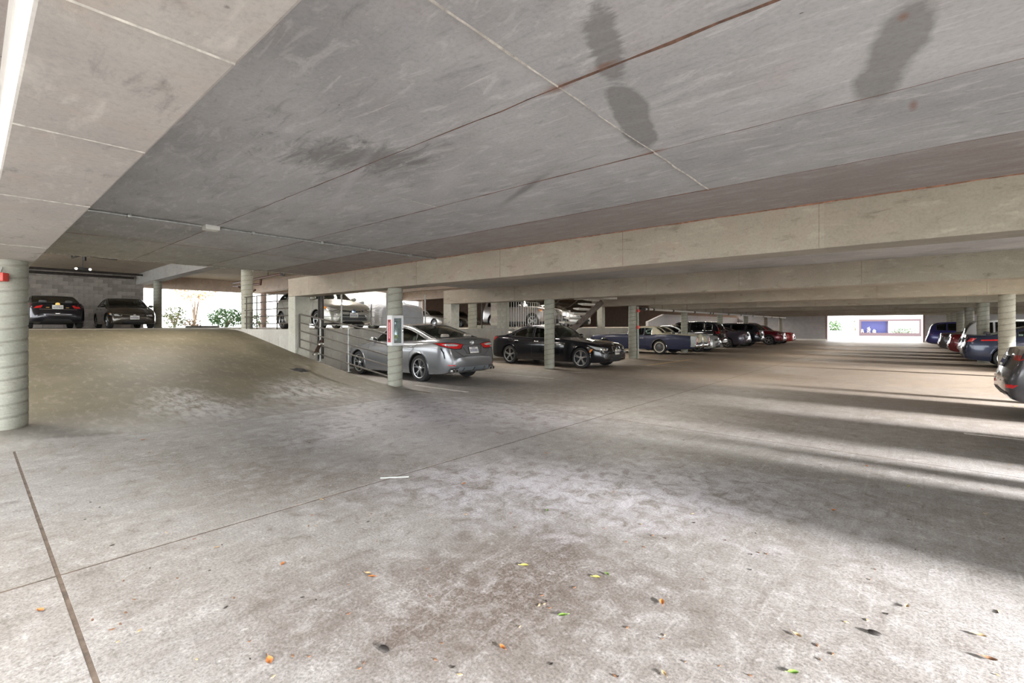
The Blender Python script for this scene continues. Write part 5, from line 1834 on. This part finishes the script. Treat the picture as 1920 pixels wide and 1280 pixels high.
# stair from the deck up to the next floor
st = empty('stair', (-11.75, 17.1, 1.4))
tag(st, 'steel stringer stair with pale open treads rising behind the black sedan', 'stair')
Msg = simple('stringer_brown', (.13, .105, .09), .5, .3, var=.12)
Mtread = simple('tread_pale', (.62, .61, .57), .7, var=.06)
x0s, z0s, x1s, z1s = -11.52, 1.45, -10.10, 2.60
d = Vector((x1s - x0s, 0, z1s - z0s)); Ls = d.length; ang = math.atan2(d.z, d.x)
for y in (17.62,):
    m = MB(); m.bbox(-.1, Ls, -.035, .035, -.30, -.03, .01, M=Matrix.Rotation(-ang, 4, 'Y'))
    m.build('stringer', Msg, st, loc(st, x0s, y, z0s), smooth=0)
for i in range(6):
    t_ = (i + .6) / 6
    x = x0s + (x1s - x0s) * t_; z = z0s + (z1s - z0s) * t_
    m = MB(); m.prism([(-.17, .045), (.13, .045), (.13, .0), (.05, -.06), (-.17, .0)], -.46, .46, axis='Y')
    m.build('tread', Mtread, st, loc(st, x, 17.12, z), smooth=0)
m = MB(); m.bbox(-10.75, -9.35, 16.6, 17.75, 2.53, 2.66, .01)
m.build('landing', Mtread, st, loc(st, 0, 0, 0), smooth=0)
for y in (16.7, 18.0):
    h = MB().tube([loc(st, -12.4, y, 2.25), loc(st, -11.9, y, 2.30), loc(st, -10.6, y, 3.2)], .02, 6).build('handrail', M_rail, st)
g = empty('barred_guard', (-12.6, 18.1, 1.31))
tag(g, 'pale guard of thin bars beside the foot of the stair', 'railing')
for i in range(9):
    x = -13.6 + .20 * i
    rail_part(g, 'bar', [loc(g, x, 18.15, 1.28), loc(g, x, 18.15, 2.12)], .012, M_steel, 6)
for z in (1.30, 2.12):
    rail_part(g, 'rail', [loc(g, -13.65, 18.15, z), loc(g, -11.95, 18.15, z)], .016, M_steel, 6)
m = MB(); m.bbox(-14.0, -11.6, 16.5, 18.3, 1.13, 1.28, .01)
tag(m.build('stair_landing', M_wall, smooth=0), 'concrete landing slab at the foot of the stair', 'landing')

# ---------------------------------------------------------------- fire extinguisher cabinet on the first column
Mcab = simple('cabinet_white', (.70, .71, .72), .4, var=.04)
cx_, cy_ = XL + .16, Yk(1) - .16
cab = empty('extinguisher_cabinet', (-8.95, 6.40, 1.315), R(90))
tag(cab, 'white glazed fire extinguisher cabinet with red sign on its side, fixed to a column', 'cabinet')
# local axes: -Y front (glass), X along the front
W2, H2, D2 = .155, .345, .17
m = MB()
m.box(-W2, W2, D2 - .012, D2, -H2, H2)
m.box(-W2, -W2 + .012, 0, D2 - .012, -H2, H2); m.box(W2 - .012, W2, 0, D2 - .012, -H2, H2)
m.box(-W2 + .012, W2 - .012, 0, D2 - .012, H2 - .012, H2); m.box(-W2 + .012, W2 - .012, 0, D2 - .012, -H2, -H2 + .012)
m.build('box', Mcab, cab, smooth=0)
m = MB()
for (a, b, c_, d_) in ((-W2, -W2 + .052, -H2, H2), (W2 - .052, W2, -H2, H2), (-W2 + .052, W2 - .052, H2 - .062, H2), (-W2 + .052, W2 - .052, -H2, -H2 + .055)):
    m.box(a, b, -.022, -.0005, c_, d_)
fr = m.build('door', Mcab, cab, smooth=0)
m = MB(); m.box(-W2 + .0525, W2 - .0525, -.012, -.010, -H2 + .053, H2 - .06)
m.build('door_pane', glassmat('cabinet_glass', (.72, .77, .77), ior=1.18), fr, smooth=0)
m = MB(); m.bbox(W2 - .035, W2 - .015, -.035, -.02, -.05, .05, .004)
m.build('door_pull', M_chrome, fr)
m = MB(); m.lathe([(.001, -.26), (.062, -.255), (.066, -.24), (.066, .06), (.05, .12), (.022, .15), (.022, .19), (.001, .19)], 24)
ex = m.build('extinguisher', simple('extinguisher_silver', (.66, .67, .69), .18, .8), cab, (0, .085, 0))
m = MB(); m.bbox(-.045, .05, -.014, .014, .19, .215, .005); m.bbox(-.05, .05, -.012, .012, .235, .25, .004)
m.tube([(-.03, 0, .2), (-.075, -.02, .16), (-.08, -.02, -.06)], .013, 8)
m.build('extinguisher_valve', M_black, ex)
m = MB(); m.lathe([(.0668, -.19), (.0668, -.10)], 24)
m.build('extinguisher_label', simple('label_yellow_green', (.50, .52, .10), .5, var=.3, scale=40), ex)
# red sign on the left flank of the cabinet: white down arrows and a white lettered strip
m = MB(); m.box(-W2 - .003, -W2, .025, .145, -.27, .25)
sg = m.build('sign', simple('sign_red', (.50, .035, .05), .5), cab, smooth=0)
Msw = simple('sign_white', (.78, .74, .74), .5)
m = MB()
for zc_ in (.215, -.215):
    m.prism([(.05, zc_ + .03), (.12, zc_ + .03), (.12, zc_ + .005), (.145 - .01, zc_ + .005), (.085, zc_ - .035), (.035, zc_ + .005), (.05, zc_ + .005)], -W2 - .0045, -W2 - .0025, axis='X')
m.build('arrow', simple('sign_dark_red', (.16, .008, .012), .5), sg, smooth=0)
fc = bpy.data.curves.new('sign_lettering', 'FONT')
fc.body = 'FIRE EXTINGUISHER'
fc.size = .052; fc.align_x = 'CENTER'; fc.align_y = 'CENTER'; fc.extrude = .0008
fc.materials.append(Msw)
tmp = bpy.data.objects.new('tmp_text', fc); COL.objects.link(tmp)
dg = bpy.context.evaluated_depsgraph_get()
tme = bpy.data.meshes.new_from_object(tmp.evaluated_get(dg))
bpy.data.objects.remove(tmp)
tme.name = 'sign_lettering'
wdt = max(v.co.x for v in tme.vertices) - min(v.co.x for v in tme.vertices)
k_ = .36 / max(wdt, 1e-3)
Mt = Matrix(((0, 0, -1, -W2 - .0042), (0, -1, 0, .085), (-k_, 0, 0, 0), (0, 0, 0, 1)))
Mt = Matrix(((0, 0, -1, -W2 - .0042), (0, 1.0, 0, .085), (-k_, 0, 0, 0), (0, 0, 0, 1)))
for v in tme.vertices:
    p = v.co.copy()
    v.co = Vector((-W2 - .0042 - p.z, .085 - p.y, -k_ * p.x))
tme.update()
link('sign_lettering', tme, sg)

# skateboard leaning in the railing
sk = empty('skateboard', (-12.42, 6.27, .80))
sk.scale = (.74, .74, .74)
sk.rotation_euler = (R(8), R(-52), R(8))
tag(sk, 'worn brown skateboard with white wheels stuck in the sloping railing', 'skateboard')
m = MB()
n = 14
vs = []; fs = []
for i in range(n + 1):
    t_ = -1 + 2 * i / n
    w = .10 * math.sqrt(max(0, 1 - max(0, abs(t_) - .72) ** 2 / .28 ** 2 * .96))
    zc_ = .05 * max(0, abs(t_) - .66) / .34
    for sy in (-1, 1):
        for dz in (0, .012):
            vs.append((t_ * .38, sy * w, zc_ + dz))
for i in range(n):
    a = 4 * i; b = a + 4
    fs += [(a + 1, b + 1, b + 3, a + 3), (a, a + 2, b + 2, b), (a, b, b + 1, a + 1), (a + 2, a + 3, b + 3, b + 2)]
fs += [(0, 1, 3, 2), (4 * n, 4 * n + 2, 4 * n + 3, 4 * n + 1)]
m.add(vs, fs); m.build('deck_board', simple('skate_brown', (.085, .05, .035), .6, var=.3, scale=16), sk, smooth=20)
for x in (-.24, .24):
    m = MB(); m.bbox(-.03, .03, -.07, .07, -.045, 0, .006); m.tube([(0, -.09, -.045), (0, .09, -.045)], .008, 6)
    tr = m.build('truck', M_steel, sk, (x, 0, 0))
    for y in (-.085, .085):
        m = MB(); m.lathe([(.001, -.022), (.026, -.020), (.030, -.012), (.030, .012), (.026, .020), (.001, .022)], 16, 'Y')
        m.build('wheel', simple('skate_wheel', (.74, .70, .64), .5), tr, (0, y, -.045))

# ---------------------------------------------------------------- services on the ceiling and columns
m = MB(); m.tube([(-7.42, .62, ZS - .022), (-7.42, 2.085, ZS - .022)], .014, 8); m.tube([(-7.42, 2.315, ZS - .022), (-7.42, 6.25, ZS - .022)], .014, 8)
for y in (1.3, 2.75, 3.8, 4.7, 5.6):
    m.bbox(-7.46, -7.38, y - .02, y + .02, ZS - .045, ZS, .004)
o = m.build('conduit', M_steel); tag(o, 'thin grey conduit running along the ceiling above the ramp', 'conduit')
m = MB(); m.bbox(-7.50, -7.34, 2.11, 2.29, ZS - .065, ZS, .008)
o = m.build('junction_box', simple('box_pale', (.66, .66, .62), .5)); tag(o, 'pale junction box on the ceiling conduit', 'junction box')
for y in (1.75, 2.75):
    pass
m = MB(); m.box(.0, .05, 1.60, 1.61, ZS - .10, ZS); m.box(.0, .05, 1.60, 1.68, ZS - .10, ZS - .09)
o = m.build('metal_bracket', M_steel, smooth=0); tag(o, 'small metal bracket hanging from the ceiling near the rusty joint', 'bracket')

# red box and wiring on the left column
m = MB(); m.bbox(-.085, .085, -.05, .05, -.055, .055, .008)
o = m.build('alarm_box', M_redpaint, None, (XL + .215, .245, 2.055), (0, 0, R(52)))
tag(o, 'red box near the top of the pale green column', 'box')
MB().tube([(0, .03, .05), (0, .06, .12), (-.04, .10, .16), (-.14, .12, .16)], .008, 6).build('cable', M_steel, o)

# white sprinkler main along the left column row, with black couplings
sm_ = empty('sprinkler_pipe', (XL + .34, Yk(3) + .2, 2.16))
tag(sm_, 'white sprinkler main running under the beams above the parked cars', 'pipe')
rail_part(sm_, 'pipe_run', [(0, 0, 0), (0, 31, .02)], .048, M_whitepaint, 12)
for y in (.5, 1.1, 3.4, 6.4, 9.0, 9.5, 12.6, 15.5, 18.7, 22.0, 25.0, 28.0):
    rail_part(sm_, 'coupling', [(0, y, 0), (0, y + .16, 0)], .062, M_black, 12)
for y in (2.2, 5.4, 8.4, 11.6, 17.0):
    rail_part(sm_, 'hanger', [(0, y, .04), (0, y, .66)], .008, M_black, 6)
rail_part(sm_, 'elbow', [(-.02, -.10, .02), (0, 0, 0), (0, .3, 0)], .055, M_black, 10)
sp_ = empty('standpipe', (XL + .215, Yk(3) + .08, 0))
tag(sp_, 'thin pale standpipe with two red valves on the column by the navy coupe', 'pipe')
rail_part(sp_, 'pipe_run', [(0, 0, 0), (0, 0, 2.26)], .038, simple('standpipe_green', (.42, .46, .38), .5), 12)
for z in (1.36, 2.08):
    m = MB(); m.lathe([(.001, -.07), (.055, -.065), (.06, 0), (.055, .065), (.001, .07)], 14)
    m.tube([(0, 0, 0), (.07, -.07, 0)], .03, 8)
    v = m.build('valve', M_redpaint, sp_, (.02, -.03, z))
    m = MB(); m.tube([(.085 + .05 * math.cos(a) * .7, -.085 + .05 * math.cos(a) * .7, .06 * math.sin(a)) for a in [2 * PI * k / 14 for k in range(14)]], .009, 6, closed=True)
    m.build('hand_wheel', M_redpaint, v)

# pipes and lamps over the raised deck
pd = empty('sprinkler_pipe', (-25, 0, 4.1))
tag(pd, 'pair of dark pipes along the ceiling in front of the block wall', 'pipe')
rail_part(pd, 'pipe_run', [loc(pd, -31.5, -2, 4.16), loc(pd, -31.5, 6.1, 4.16)], .055, M_darkpipe, 10)
rail_part(pd, 'pipe_run', [loc(pd, -33.6, -2, 4.14), loc(pd, -33.6, 6.1, 4.14)], .065, M_darkpipe, 10)
pd = empty('sprinkler_pipe', (-24, 4, 4.1))
tag(pd, 'dark branched pipe fitting hanging above the dark bronze sedan', 'pipe')
rail_part(pd, 'pipe_run', [loc(pd, -24.6, 2.95, 4.38), loc(pd, -24.6, 2.95, 3.98)], .05, M_darkpipe)
rail_part(pd, 'pipe_run', [loc(pd, -24.6, 2.95, 4.18), loc(pd, -23.4, 4.0, 4.36)], .045, M_darkpipe)
rail_part(pd, 'pipe_run', [loc(pd, -24.4, 3.1, 4.14), loc(pd, -23.6, 3.75, 4.02), loc(pd, -23.6, 3.75, 4.30)], .035, M_darkpipe)
rail_part(pd, 'pipe_run', [loc(pd, -24.9, 2.6, 4.32), loc(pd, -24.9, 2.6, 4.06)], .03, M_darkpipe)
rail_part(pd, 'pipe_run', [loc(pd, -24.9, 2.6, 4.08), loc(pd, -24.6, 2.95, 4.22)], .03, M_darkpipe)
m = MB(); m.bbox(-.10, .10, -.10, .10, -.03, .03, .006)
m.build('mounting_plate', simple('yellow_paint', (.55, .42, .08), .5), pd, loc(pd, -24.0, 3.45, 4.375))
def twin_lamp(x, y, z, lb):
    r_ = empty('spot_lamp', (x, y, z))
    tag(r_, lb, 'lamp', 'twin headed lamps over the deck')
    m = MB(); m.bbox(-.06, .06, -.26, .26, -.05, .05, .02); m.build('lamp_bar', M_black, r_)
    rail_part(r_, 'stem', [(0, 0, .03), (0, 0, 4.39 - z)], .018, M_black)
    for q in (-.22, .22):
        m = MB(); m.lathe([(.03, -.06), (.065, .0), (.06, .02)], 14, 'X')
        hd = m.build('lamp_head', M_black, r_, (.08, q, -.02))
        m = MB(); m.sphere((.02, 0, 0), (.02, .05, .05), 12, 8)
        m.build('lamp_lens', simple('lamp_lens_white', (.8, .78, .72), .2, emit=((1, .95, .85), 1.0)), hd)
twin_lamp(-19.6, -.35, 4.02, 'twin headed black spot lamp at the corner of the block wall ceiling')
twin_lamp(-26.8, 3.15, 3.86, 'twin headed black spot lamp above the dark bronze sedan')
for (x, y, lb) in ((-30.0, 2.35, 'left'), (-29.2, 2.72, 'right')):
    pass
pd = empty('sprinkler_pipe', (-18, 9, 4.0))
tag(pd, 'rust brown sprinkler branches under the deck ceiling beyond the blue grey column', 'pipe')
Mrb = simple('pipe_red_brown', (.12, .055, .04), .5, .2)
rail_part(pd, 'pipe_run', [loc(pd, -27.5, 9.2, 3.70), loc(pd, -18.7, 8.0, 3.47)], .05, Mrb)
rail_part(pd, 'pipe_run', [loc(pd, -27.5, 9.2, 3.55), loc(pd, -22.7, 8.7, 3.34)], .05, Mrb)
rail_part(pd, 'pipe_run', [loc(pd, -26.2, 9.0, 3.42), loc(pd, -25.3, 9.2, 3.05), loc(pd, -24.6, 9.2, 3.2)], .05, Mrb)
rail_part(pd, 'sprinkler_head', [loc(pd, -18.7, 8.0, 3.38), loc(pd, -18.7, 8.0, 3.62)], .085, M_darkpipe)
rail_part(pd, 'sprinkler_head', [loc(pd, -22.7, 8.7, 3.30), loc(pd, -22.6, 8.7, 3.58)], .06, Mrb)
for (x, y, z) in ((-20.8, 8.29, 3.5), (-24.5, 8.79, 3.6)):
    rail_part(pd, 'hanger', [loc(pd, x, y, z), loc(pd, x, y, 4.4)], .012, M_darkpipe)

# ---------------------------------------------------------------- floor markings and litter
def stripe(x0, y0, x1, y1, w, mat, lb, z=.0):
    d = Vector((x1 - x0, y1 - y0)); L = d.length; a = math.atan2(d.y, d.x)
    m = MB(); m.box(0, L, -w / 2, w / 2, 0, .003)
    o = m.build('stall_line', mat, None, (x0, y0, z + .0005), (0, 0, a), smooth=0)
    return tag(o, lb, 'stall line', 'worn painted stall lines')
stripe(-9.0, 6.95, -7.2, 6.95, .08, M_line, 'faded white stall line starting at the extinguisher column')
stripe(-12.9, 10.25, -7.3, 10.25, .07, M_line, 'faded white stall line between the silver grey and black sedans')
stripe(-8.9, 12.1, -7.4, 12.1, .06, M_line, 'faded white stall line near the front wheel of the black sedan')
stripe(-8.6, 18.9, -7.0, 18.9, .08, M_line, 'faded white stall line running out from the column with red valves')
stripe(-7.2, 15.9, -7.0, 19.8, .14, M_liney, 'ochre floor stripe in front of the column with red valves')
stripe(.55, 8.55, 2.2, 8.55, .08, M_line, 'white stall line on the sunlit floor at the right edge')
def litter(px, py, z=0): pass
Mlf = {'orange': simple('leaf_orange', (.42, .15, .04), .7, var=.2, scale=60), 'brown': simple('leaf_brown', (.17, .085, .045), .7, var=.2, scale=60),
       'tan': simple('leaf_tan', (.40, .28, .15), .7, var=.2, scale=60), 'green': simple('leaf_green', (.14, .24, .05), .6, var=.2, scale=60), 'yellow': simple('leaf_yellow', (.46, .42, .10), .6, var=.2, scale=60)}
TH = R(40.55)
Fv = Vector((-math.sin(TH), math.cos(TH))); Rv = Vector((math.cos(TH), math.sin(TH)))
def floor_at(px, py):
    """floor point under a spot noted on the photograph (plain camera calibration, z = 0)"""
    d = 870.7 * 1.42 / (py - 610.8)
    return Fv * d + Rv * (d * (px - 960) / 870.7)
def leaf(px, py, col, ln, lb, grp=None):
    p = floor_at(px, py)
    rnd = random.Random(px * 7 + py)
    ln *= rnd.uniform(.65, .8)
    n = 6
    vs = []; fs = []
    curl = rnd.uniform(.2, .6) * ln
    for i in range(n + 1):
        t_ = i / n
        w = ln * .24 * math.sin(PI * min(1, t_ * 1.02)) ** .8 + .0004
        z = .002 + curl * (t_ - .5) ** 2
        vs += [(ln * (t_ - .5), -w, z + w * .5), (ln * (t_ - .5), 0, z), (ln * (t_ - .5), w, z + w * .4)]
    k = len(vs)
    vs += [(a, b, c_ + .0012) for a, b, c_ in vs]
    for i in range(n):
        a = 3 * i
        for q in (0, 1):
            fs += [(a + q, a + q + 1, a + q + 4, a + q + 3), (k + a + q, k + a + q + 3, k + a + q + 4, k + a + q + 1)]
    m = MB().add(vs, fs)
    m.tube([(ln * .48, 0, .002 + curl * .23), (ln * .72, 0, .003 + curl * .3)], .0012, 4)
    o = m.build('leaf', Mlf[col], None, (p.x, p.y, .001 + max(0, ramp_z(p.x) if p.y < 6.3 else 0)), (0, 0, rnd.uniform(0, 6.28)), smooth=60)
    return tag(o, lb, 'leaf', grp or 'leaves lying on the floor')
for args in (
    (505, 1240, 'orange', .085, 'largest orange dry leaf, at the lower left of the open floor'),
    (697, 1082, 'orange', .06, 'orange leaf lying close to a tan one, left of centre'),
    (690, 1076, 'tan', .05, 'tan leaf touching an orange one, left of centre'),
    (76, 1145, 'orange', .06, 'orange leaf left of the long dark floor joint'),
    (530, 1058, 'orange', .055, 'orange leaf midway between floor joint and lower edge'),
    (407, 1027, 'tan', .045, 'tan leaf just below the long floor joint'),
    (983, 1061, 'yellow', .07, 'yellow brown leaf on the scuffed middle of the floor'),
    (1118, 1083, 'yellow', .065, 'yellow green leaf with dark tip beside a green leaf'),
    (1138, 1077, 'green', .055, 'pale green leaf beside a yellow green leaf'),
    (1055, 1155, 'green', .065, 'dark green leaf alone on the scuffed floor'),
    (1241, 1130, 'orange', .065, 'red orange leaf on the paler floor right of centre'),
    (942, 1215, 'orange', .06, 'small orange brown leaf at the lower centre'),
    (1245, 1264, 'tan', .05, 'tan leaf at the very bottom right of centre'),
    (1487, 1262, 'green', .06, 'bright green leaf at the bottom by the pale crack'),
    (1495, 1192, 'tan', .055, 'pale tan curled leaf beside the pale crack'),
    (1563, 957, 'orange', .07, 'bright orange leaf alone in the soft shadow band'),
    (1625, 874, 'orange', .06, 'orange leaf beside the broad light band'),
    (1855, 1237, 'brown', .07, 'brown leaf in the lower right corner'),
    (1837, 1192, 'tan', .06, 'thin tan leaf above the brown corner leaf'),
    (1700, 1138, 'tan', .05, 'tan leaf on the bright floor at lower right'),
    (1704, 912, 'yellow', .05, 'yellowish leaf near the thin shadow streak'),
    (1026, 957, 'green', .045, 'tiny green leaf above the scuffed floor'),
    (602, 937, 'tan', .055, 'tan leaf lying on the long floor joint'),
    (870, 907, 'orange', .05, 'orange leaf below the far part of the joint'),
    (1024, 850, 'orange', .055, 'orange leaf right of the long floor joint'),
    (1180, 790, 'tan', .06, 'small tan leaf near the start of the light bands'),
    (268, 825, 'orange', .06, 'red brown leaf at the foot of the ramp'),
    (138, 838, 'tan', .05, 'tan leaf near the foot of the pale green column'),
    (97, 785, 'orange', .05, 'orange leaf on the ramp beside the pale green column'),
    (1905, 762, 'yellow', .08, 'yellow leaf below the bumper of the dark grey sedan')):
    leaf(*args)
rnd = random.Random(21)
m = MB()
for i in range(140):                         # crumbs of leaf and grit, too small and many to be things
    p = floor_at(rnd.uniform(150, 1900), 690 + 580 * rnd.random() ** .8)
    if p.x < -8: continue
    s_, a = rnd.uniform(.006, .013), rnd.uniform(0, 6.28)
    M_ = Matrix.Translation((p.x, p.y, .001)) @ Matrix.Rotation(a, 4, 'Z')
    m.prism([(-s_, 0), (-.2 * s_, -.4 * s_), (s_, -.1 * s_), (.1 * s_, .5 * s_)], 0, .003, M=M_, mi=rnd.choice((0, 0, 1, 2)))
o = m.build('leaf_crumbs', [Mlf['brown'], Mlf['tan'], M_darkpipe], smooth=0)
tag(o, 'tiny dry leaf crumbs and grit scattered over the open floor', 'litter', kind='stuff')
p = floor_at(740, 895)
m = MB(); m.bbox(-.13, .13, -.012, .012, 0, .004, .001)
o = m.build('paper_strip', simple('paper_mint', (.62, .70, .66), .6), None, (p.x, p.y, .001), (0, 0, R(40.55 + 8)))
tag(o, 'pale mint paper strip lying beside the long floor joint', 'paper strip')
for (px, py, s_, lb) in ((720, 1218, .03, 'black pebble at the lower left of centre'), (1640, 1188, .028, 'dark pebble on the bright floor, lower right')):
    p = floor_at(px, py)
    m = MB(); m.sphere((0, 0, .006), (s_, s_ * .6, .008), 10, 6)
    tag(m.build('pebble', M_darkpipe, None, (p.x, p.y, 0)), lb, 'pebble', 'dark pebbles')
# crumpled dark rag on the ramp
m = MB()
n = 14
vs = [(0, 0, .05)]; fs = []
rnd = random.Random(5)
for ring, (rr_, zz_) in enumerate(((.09, .045), (.17, .02), (.21, .002))):
    for k in range(n):
        a = 2 * PI * k / n; q = rr_ * rnd.uniform(.75, 1.2)
        vs.append((q * math.cos(a) * 1.2, q * math.sin(a) * .6, zz_ * rnd.uniform(.5, 1.4)))
for k in range(n):
    fs.append((0, 1 + k, 1 + (k + 1) % n))
    for r_ in (0, 1):
        a = 1 + r_ * n
        fs.append((a + k, a + n + k, a + n + (k + 1) % n, a + (k + 1) % n))
m.add(vs, fs)
o = m.build('rag', simple('rag_black', (.016, .015, .015), .9), None, (-11.55, 5.35, rz(-11.55)), (0, R(9), R(20)))
tag(o, 'crumpled black rag on the ramp below the railing', 'rag')
m = MB(); m.bbox(-.9, .9, -.08, .08, 0, .12, .03)
o = m.build('wheel_stop', M_wall, None, (-32.9, 9.3, 1.31), (0, 0, R(90))); tag(o, 'low concrete wheel stop before the bright opening with the bush', 'wheel stop')

# ---------------------------------------------------------------- outside
Mgr = simple('pale_paving', (.55, .54, .51), .9, var=.06, scale=.6)
m = MB(); m.box(-160, 120, 60, 160, -.30, -.05); m.box(9.2, 120, -60, 60, -.30, -.05); m.box(-160, 9.2, -60, -9, -.30, -.05)
o = m.build('ground', Mgr, smooth=0); tag(o, 'sunlit pale paving outside the garage', kind='structure')
m = MB(); m.box(-160, -38, -60, 60, -.3, 1.28)
o = m.build('ground_terrace', Mgr, smooth=0); tag(o, 'sunlit pale terrace outside the left opening', kind='structure')
# garden wall with openings facing the exit
Yb = 78.0
wl = MB()
ops = [(-8.55, -6.9, .75, 2.35), (-5.95, -5.45, .75, 2.35), (-5.05, 1.05, .15, 2.25)]
xs_ = sorted({-22, 16} | {a for o_ in ops for a in o_[:2]})
for a, b in zip(xs_, xs_[1:]):
    mid_ = (a + b) / 2
    op = [o_ for o_ in ops if o_[0] <= mid_ <= o_[1]]
    if op:
        wl.box(a, b, Yb, Yb + .3, -.1, op[0][2]); wl.box(a, b, Yb, Yb + .3, op[0][3], 4.2)
    else:
        wl.box(a, b, Yb, Yb + .3, -.1, 4.2)
wo = wl.build('wall_outside', M_white, smooth=0); tag(wo, 'white outside wall with three openings seen through the far exit', kind='structure')
Mfr = simple('frame_mauve', (.060, .032, .036), .6)
m = MB()
a, b, z0_, z1_ = ops[2]
m.box(a - .1, a + .12, Yb - .12, Yb + .05, z0_ - .05, z1_ + .05); m.box(b - .12, b + .1, Yb - .12, Yb + .05, z0_ - .05, z1_ + .05)
m.box(a + .12, b - .12, Yb - .12, Yb + .05, z1_ - .22, z1_ + .05); m.box(a + .12, b - .12, Yb - .12, Yb + .05, z0_ - .05, z0_ + .35)
tag(m.build('window_1', Mfr, smooth=0), 'mauve framed long opening in the white outside wall', kind='structure')
m = MB(); m.box(-5.05, -2.15, Yb + .8, Yb + 1.0, 0, 2.6)
tag(m.build('wall_blue', simple('blue_wall', (.035, .037, .13), .7, var=.05), smooth=0), 'violet blue wall inside the mauve framed opening', kind='structure')
m = MB(); m.box(-2.2, -2.08, Yb + .35, Yb + .75, .0, 2.5)
tag(m.build('trim_2', Mfr, smooth=0), 'mauve upright between the blue wall and the bright part of the opening', kind='structure')
m = MB(); m.box(-2.1, 3, Yb + 5, Yb + 5.3, 0, 2.6)
tag(m.build('wall_white_rear', M_white, smooth=0), 'bright white wall behind the right part of the opening', kind='structure')
def plant(name, label, x, y, z, rx, ry, rz_, n, leafm, ls, seed, trunk=None, group=None):
    rnd = random.Random(seed)
    r_ = empty(name, (x, y, z))
    tag(r_, label, 'bush' if trunk is None else 'tree', group)
    vs = []; fs = []
    for i in range(n):
        while True:
            p = Vector((rnd.uniform(-1, 1), rnd.uniform(-1, 1), rnd.uniform(-1, 1)))
            if .25 < p.length < 1: break
        p = Vector((p.x * rx, p.y * ry, p.z * rz_ + rz_)) + Vector((0, 0, trunk or 0))
        u = Vector((rnd.uniform(-1, 1), rnd.uniform(-1, 1), rnd.uniform(-1, 1))).normalized()
        v = u.orthogonal().normalized()
        w = u.cross(v)
        s_ = ls * rnd.uniform(.6, 1.3)
        b = len(vs)
        vs += [p - u * s_, p + v * s_ * .4 + w * s_ * .1, p + u * s_, p - v * s_ * .4 + w * s_ * .1]
        fs += [(b, b + 1, b + 2), (b, b + 2, b + 3)]
    MB().add(vs, fs).build('foliage', leafm, r_, smooth=0)['kind'] = 'stuff'
    m = MB()
    for i in range(7):
        e = Vector((rnd.uniform(-.7, .7) * rx, rnd.uniform(-.7, .7) * ry, (trunk or 0) + rz_ * rnd.uniform(.8, 1.6)))
        m.tube([(0, 0, 0), (e.x * .3, e.y * .3, e.z * .5), tuple(e)], [.05, .035, .015], 6)
    m.build('stems', simple('bark', (.16, .11, .07), .8), r_)
    return r_
MG1 = simple('leaf_mid_green', (.030, .075, .012), .6, var=.3, scale=6)
MG2 = simple('leaf_olive', (.075, .085, .022), .6, var=.3, scale=6)
MG3 = simple('leaf_rusty', (.13, .075, .028), .6, var=.3, scale=6)
plant('bush', 'round green bush outside the left opening, right of the wheel stop', -40.0, 12.9, 1.28, 1.35, 1.35, .75, 700, MG1, .14, 1, group='bushes outside the left opening')
plant('bush', 'smaller rusty green bush outside the left opening', -40.5, 9.7, 1.28, .75, .8, .8, 260, MG2, .13, 2, group='bushes outside the left opening')
plant('bush', 'low sparse rusty bush by the foot of the opening', -39.6, 10.6, 1.28, .5, .6, .35, 90, MG3, .12, 4, group='bushes outside the left opening')
plant('bush', 'small green bush behind the railing posts', -40.0, 15.3, 1.28, .7, .7, .6, 220, MG1, .13, 5, group='bushes outside the left opening')
plant('tree', 'thin tree with rusty leaves hanging above the bushes', -43.0, 11.6, 1.28, 1.5, 1.7, 1.35, 330, MG3, .17, 3, trunk=2.1)
plant('bush', 'green hedge seen through the first small far opening', -8.1, 80.2, 0, 1.25, .7, 1.15, 700, MG1, .16, 8, group='greenery beyond the far wall')
plant('bush', 'slim olive shrub seen through the narrow far opening', -5.75, 80.5, 0, .5, .4, 1.15, 220, MG2, .14, 9, group='greenery beyond the far wall')
plant('bush', 'clipped green hedge before the bright white rear wall', -.55, 82.4, -.05, 1.65, .3, .70, 620, MG1, .10, 10, group='greenery beyond the far wall')
for i, (x, lb) in enumerate(((-4.85, 'leftmost white flowering plant before the blue wall'), (-4.15, 'tallest white flowering plant before the blue wall'), (-3.55, 'rightmost white flowering plant before the blue wall'))):
    plant('bush', lb, x, Yb + .55, 0, .22, .15, .50 if i != 1 else .68, 90, simple('white_petals', (.82, .80, .78), .7), .08, 20 + i, group='white plants before the blue wall')
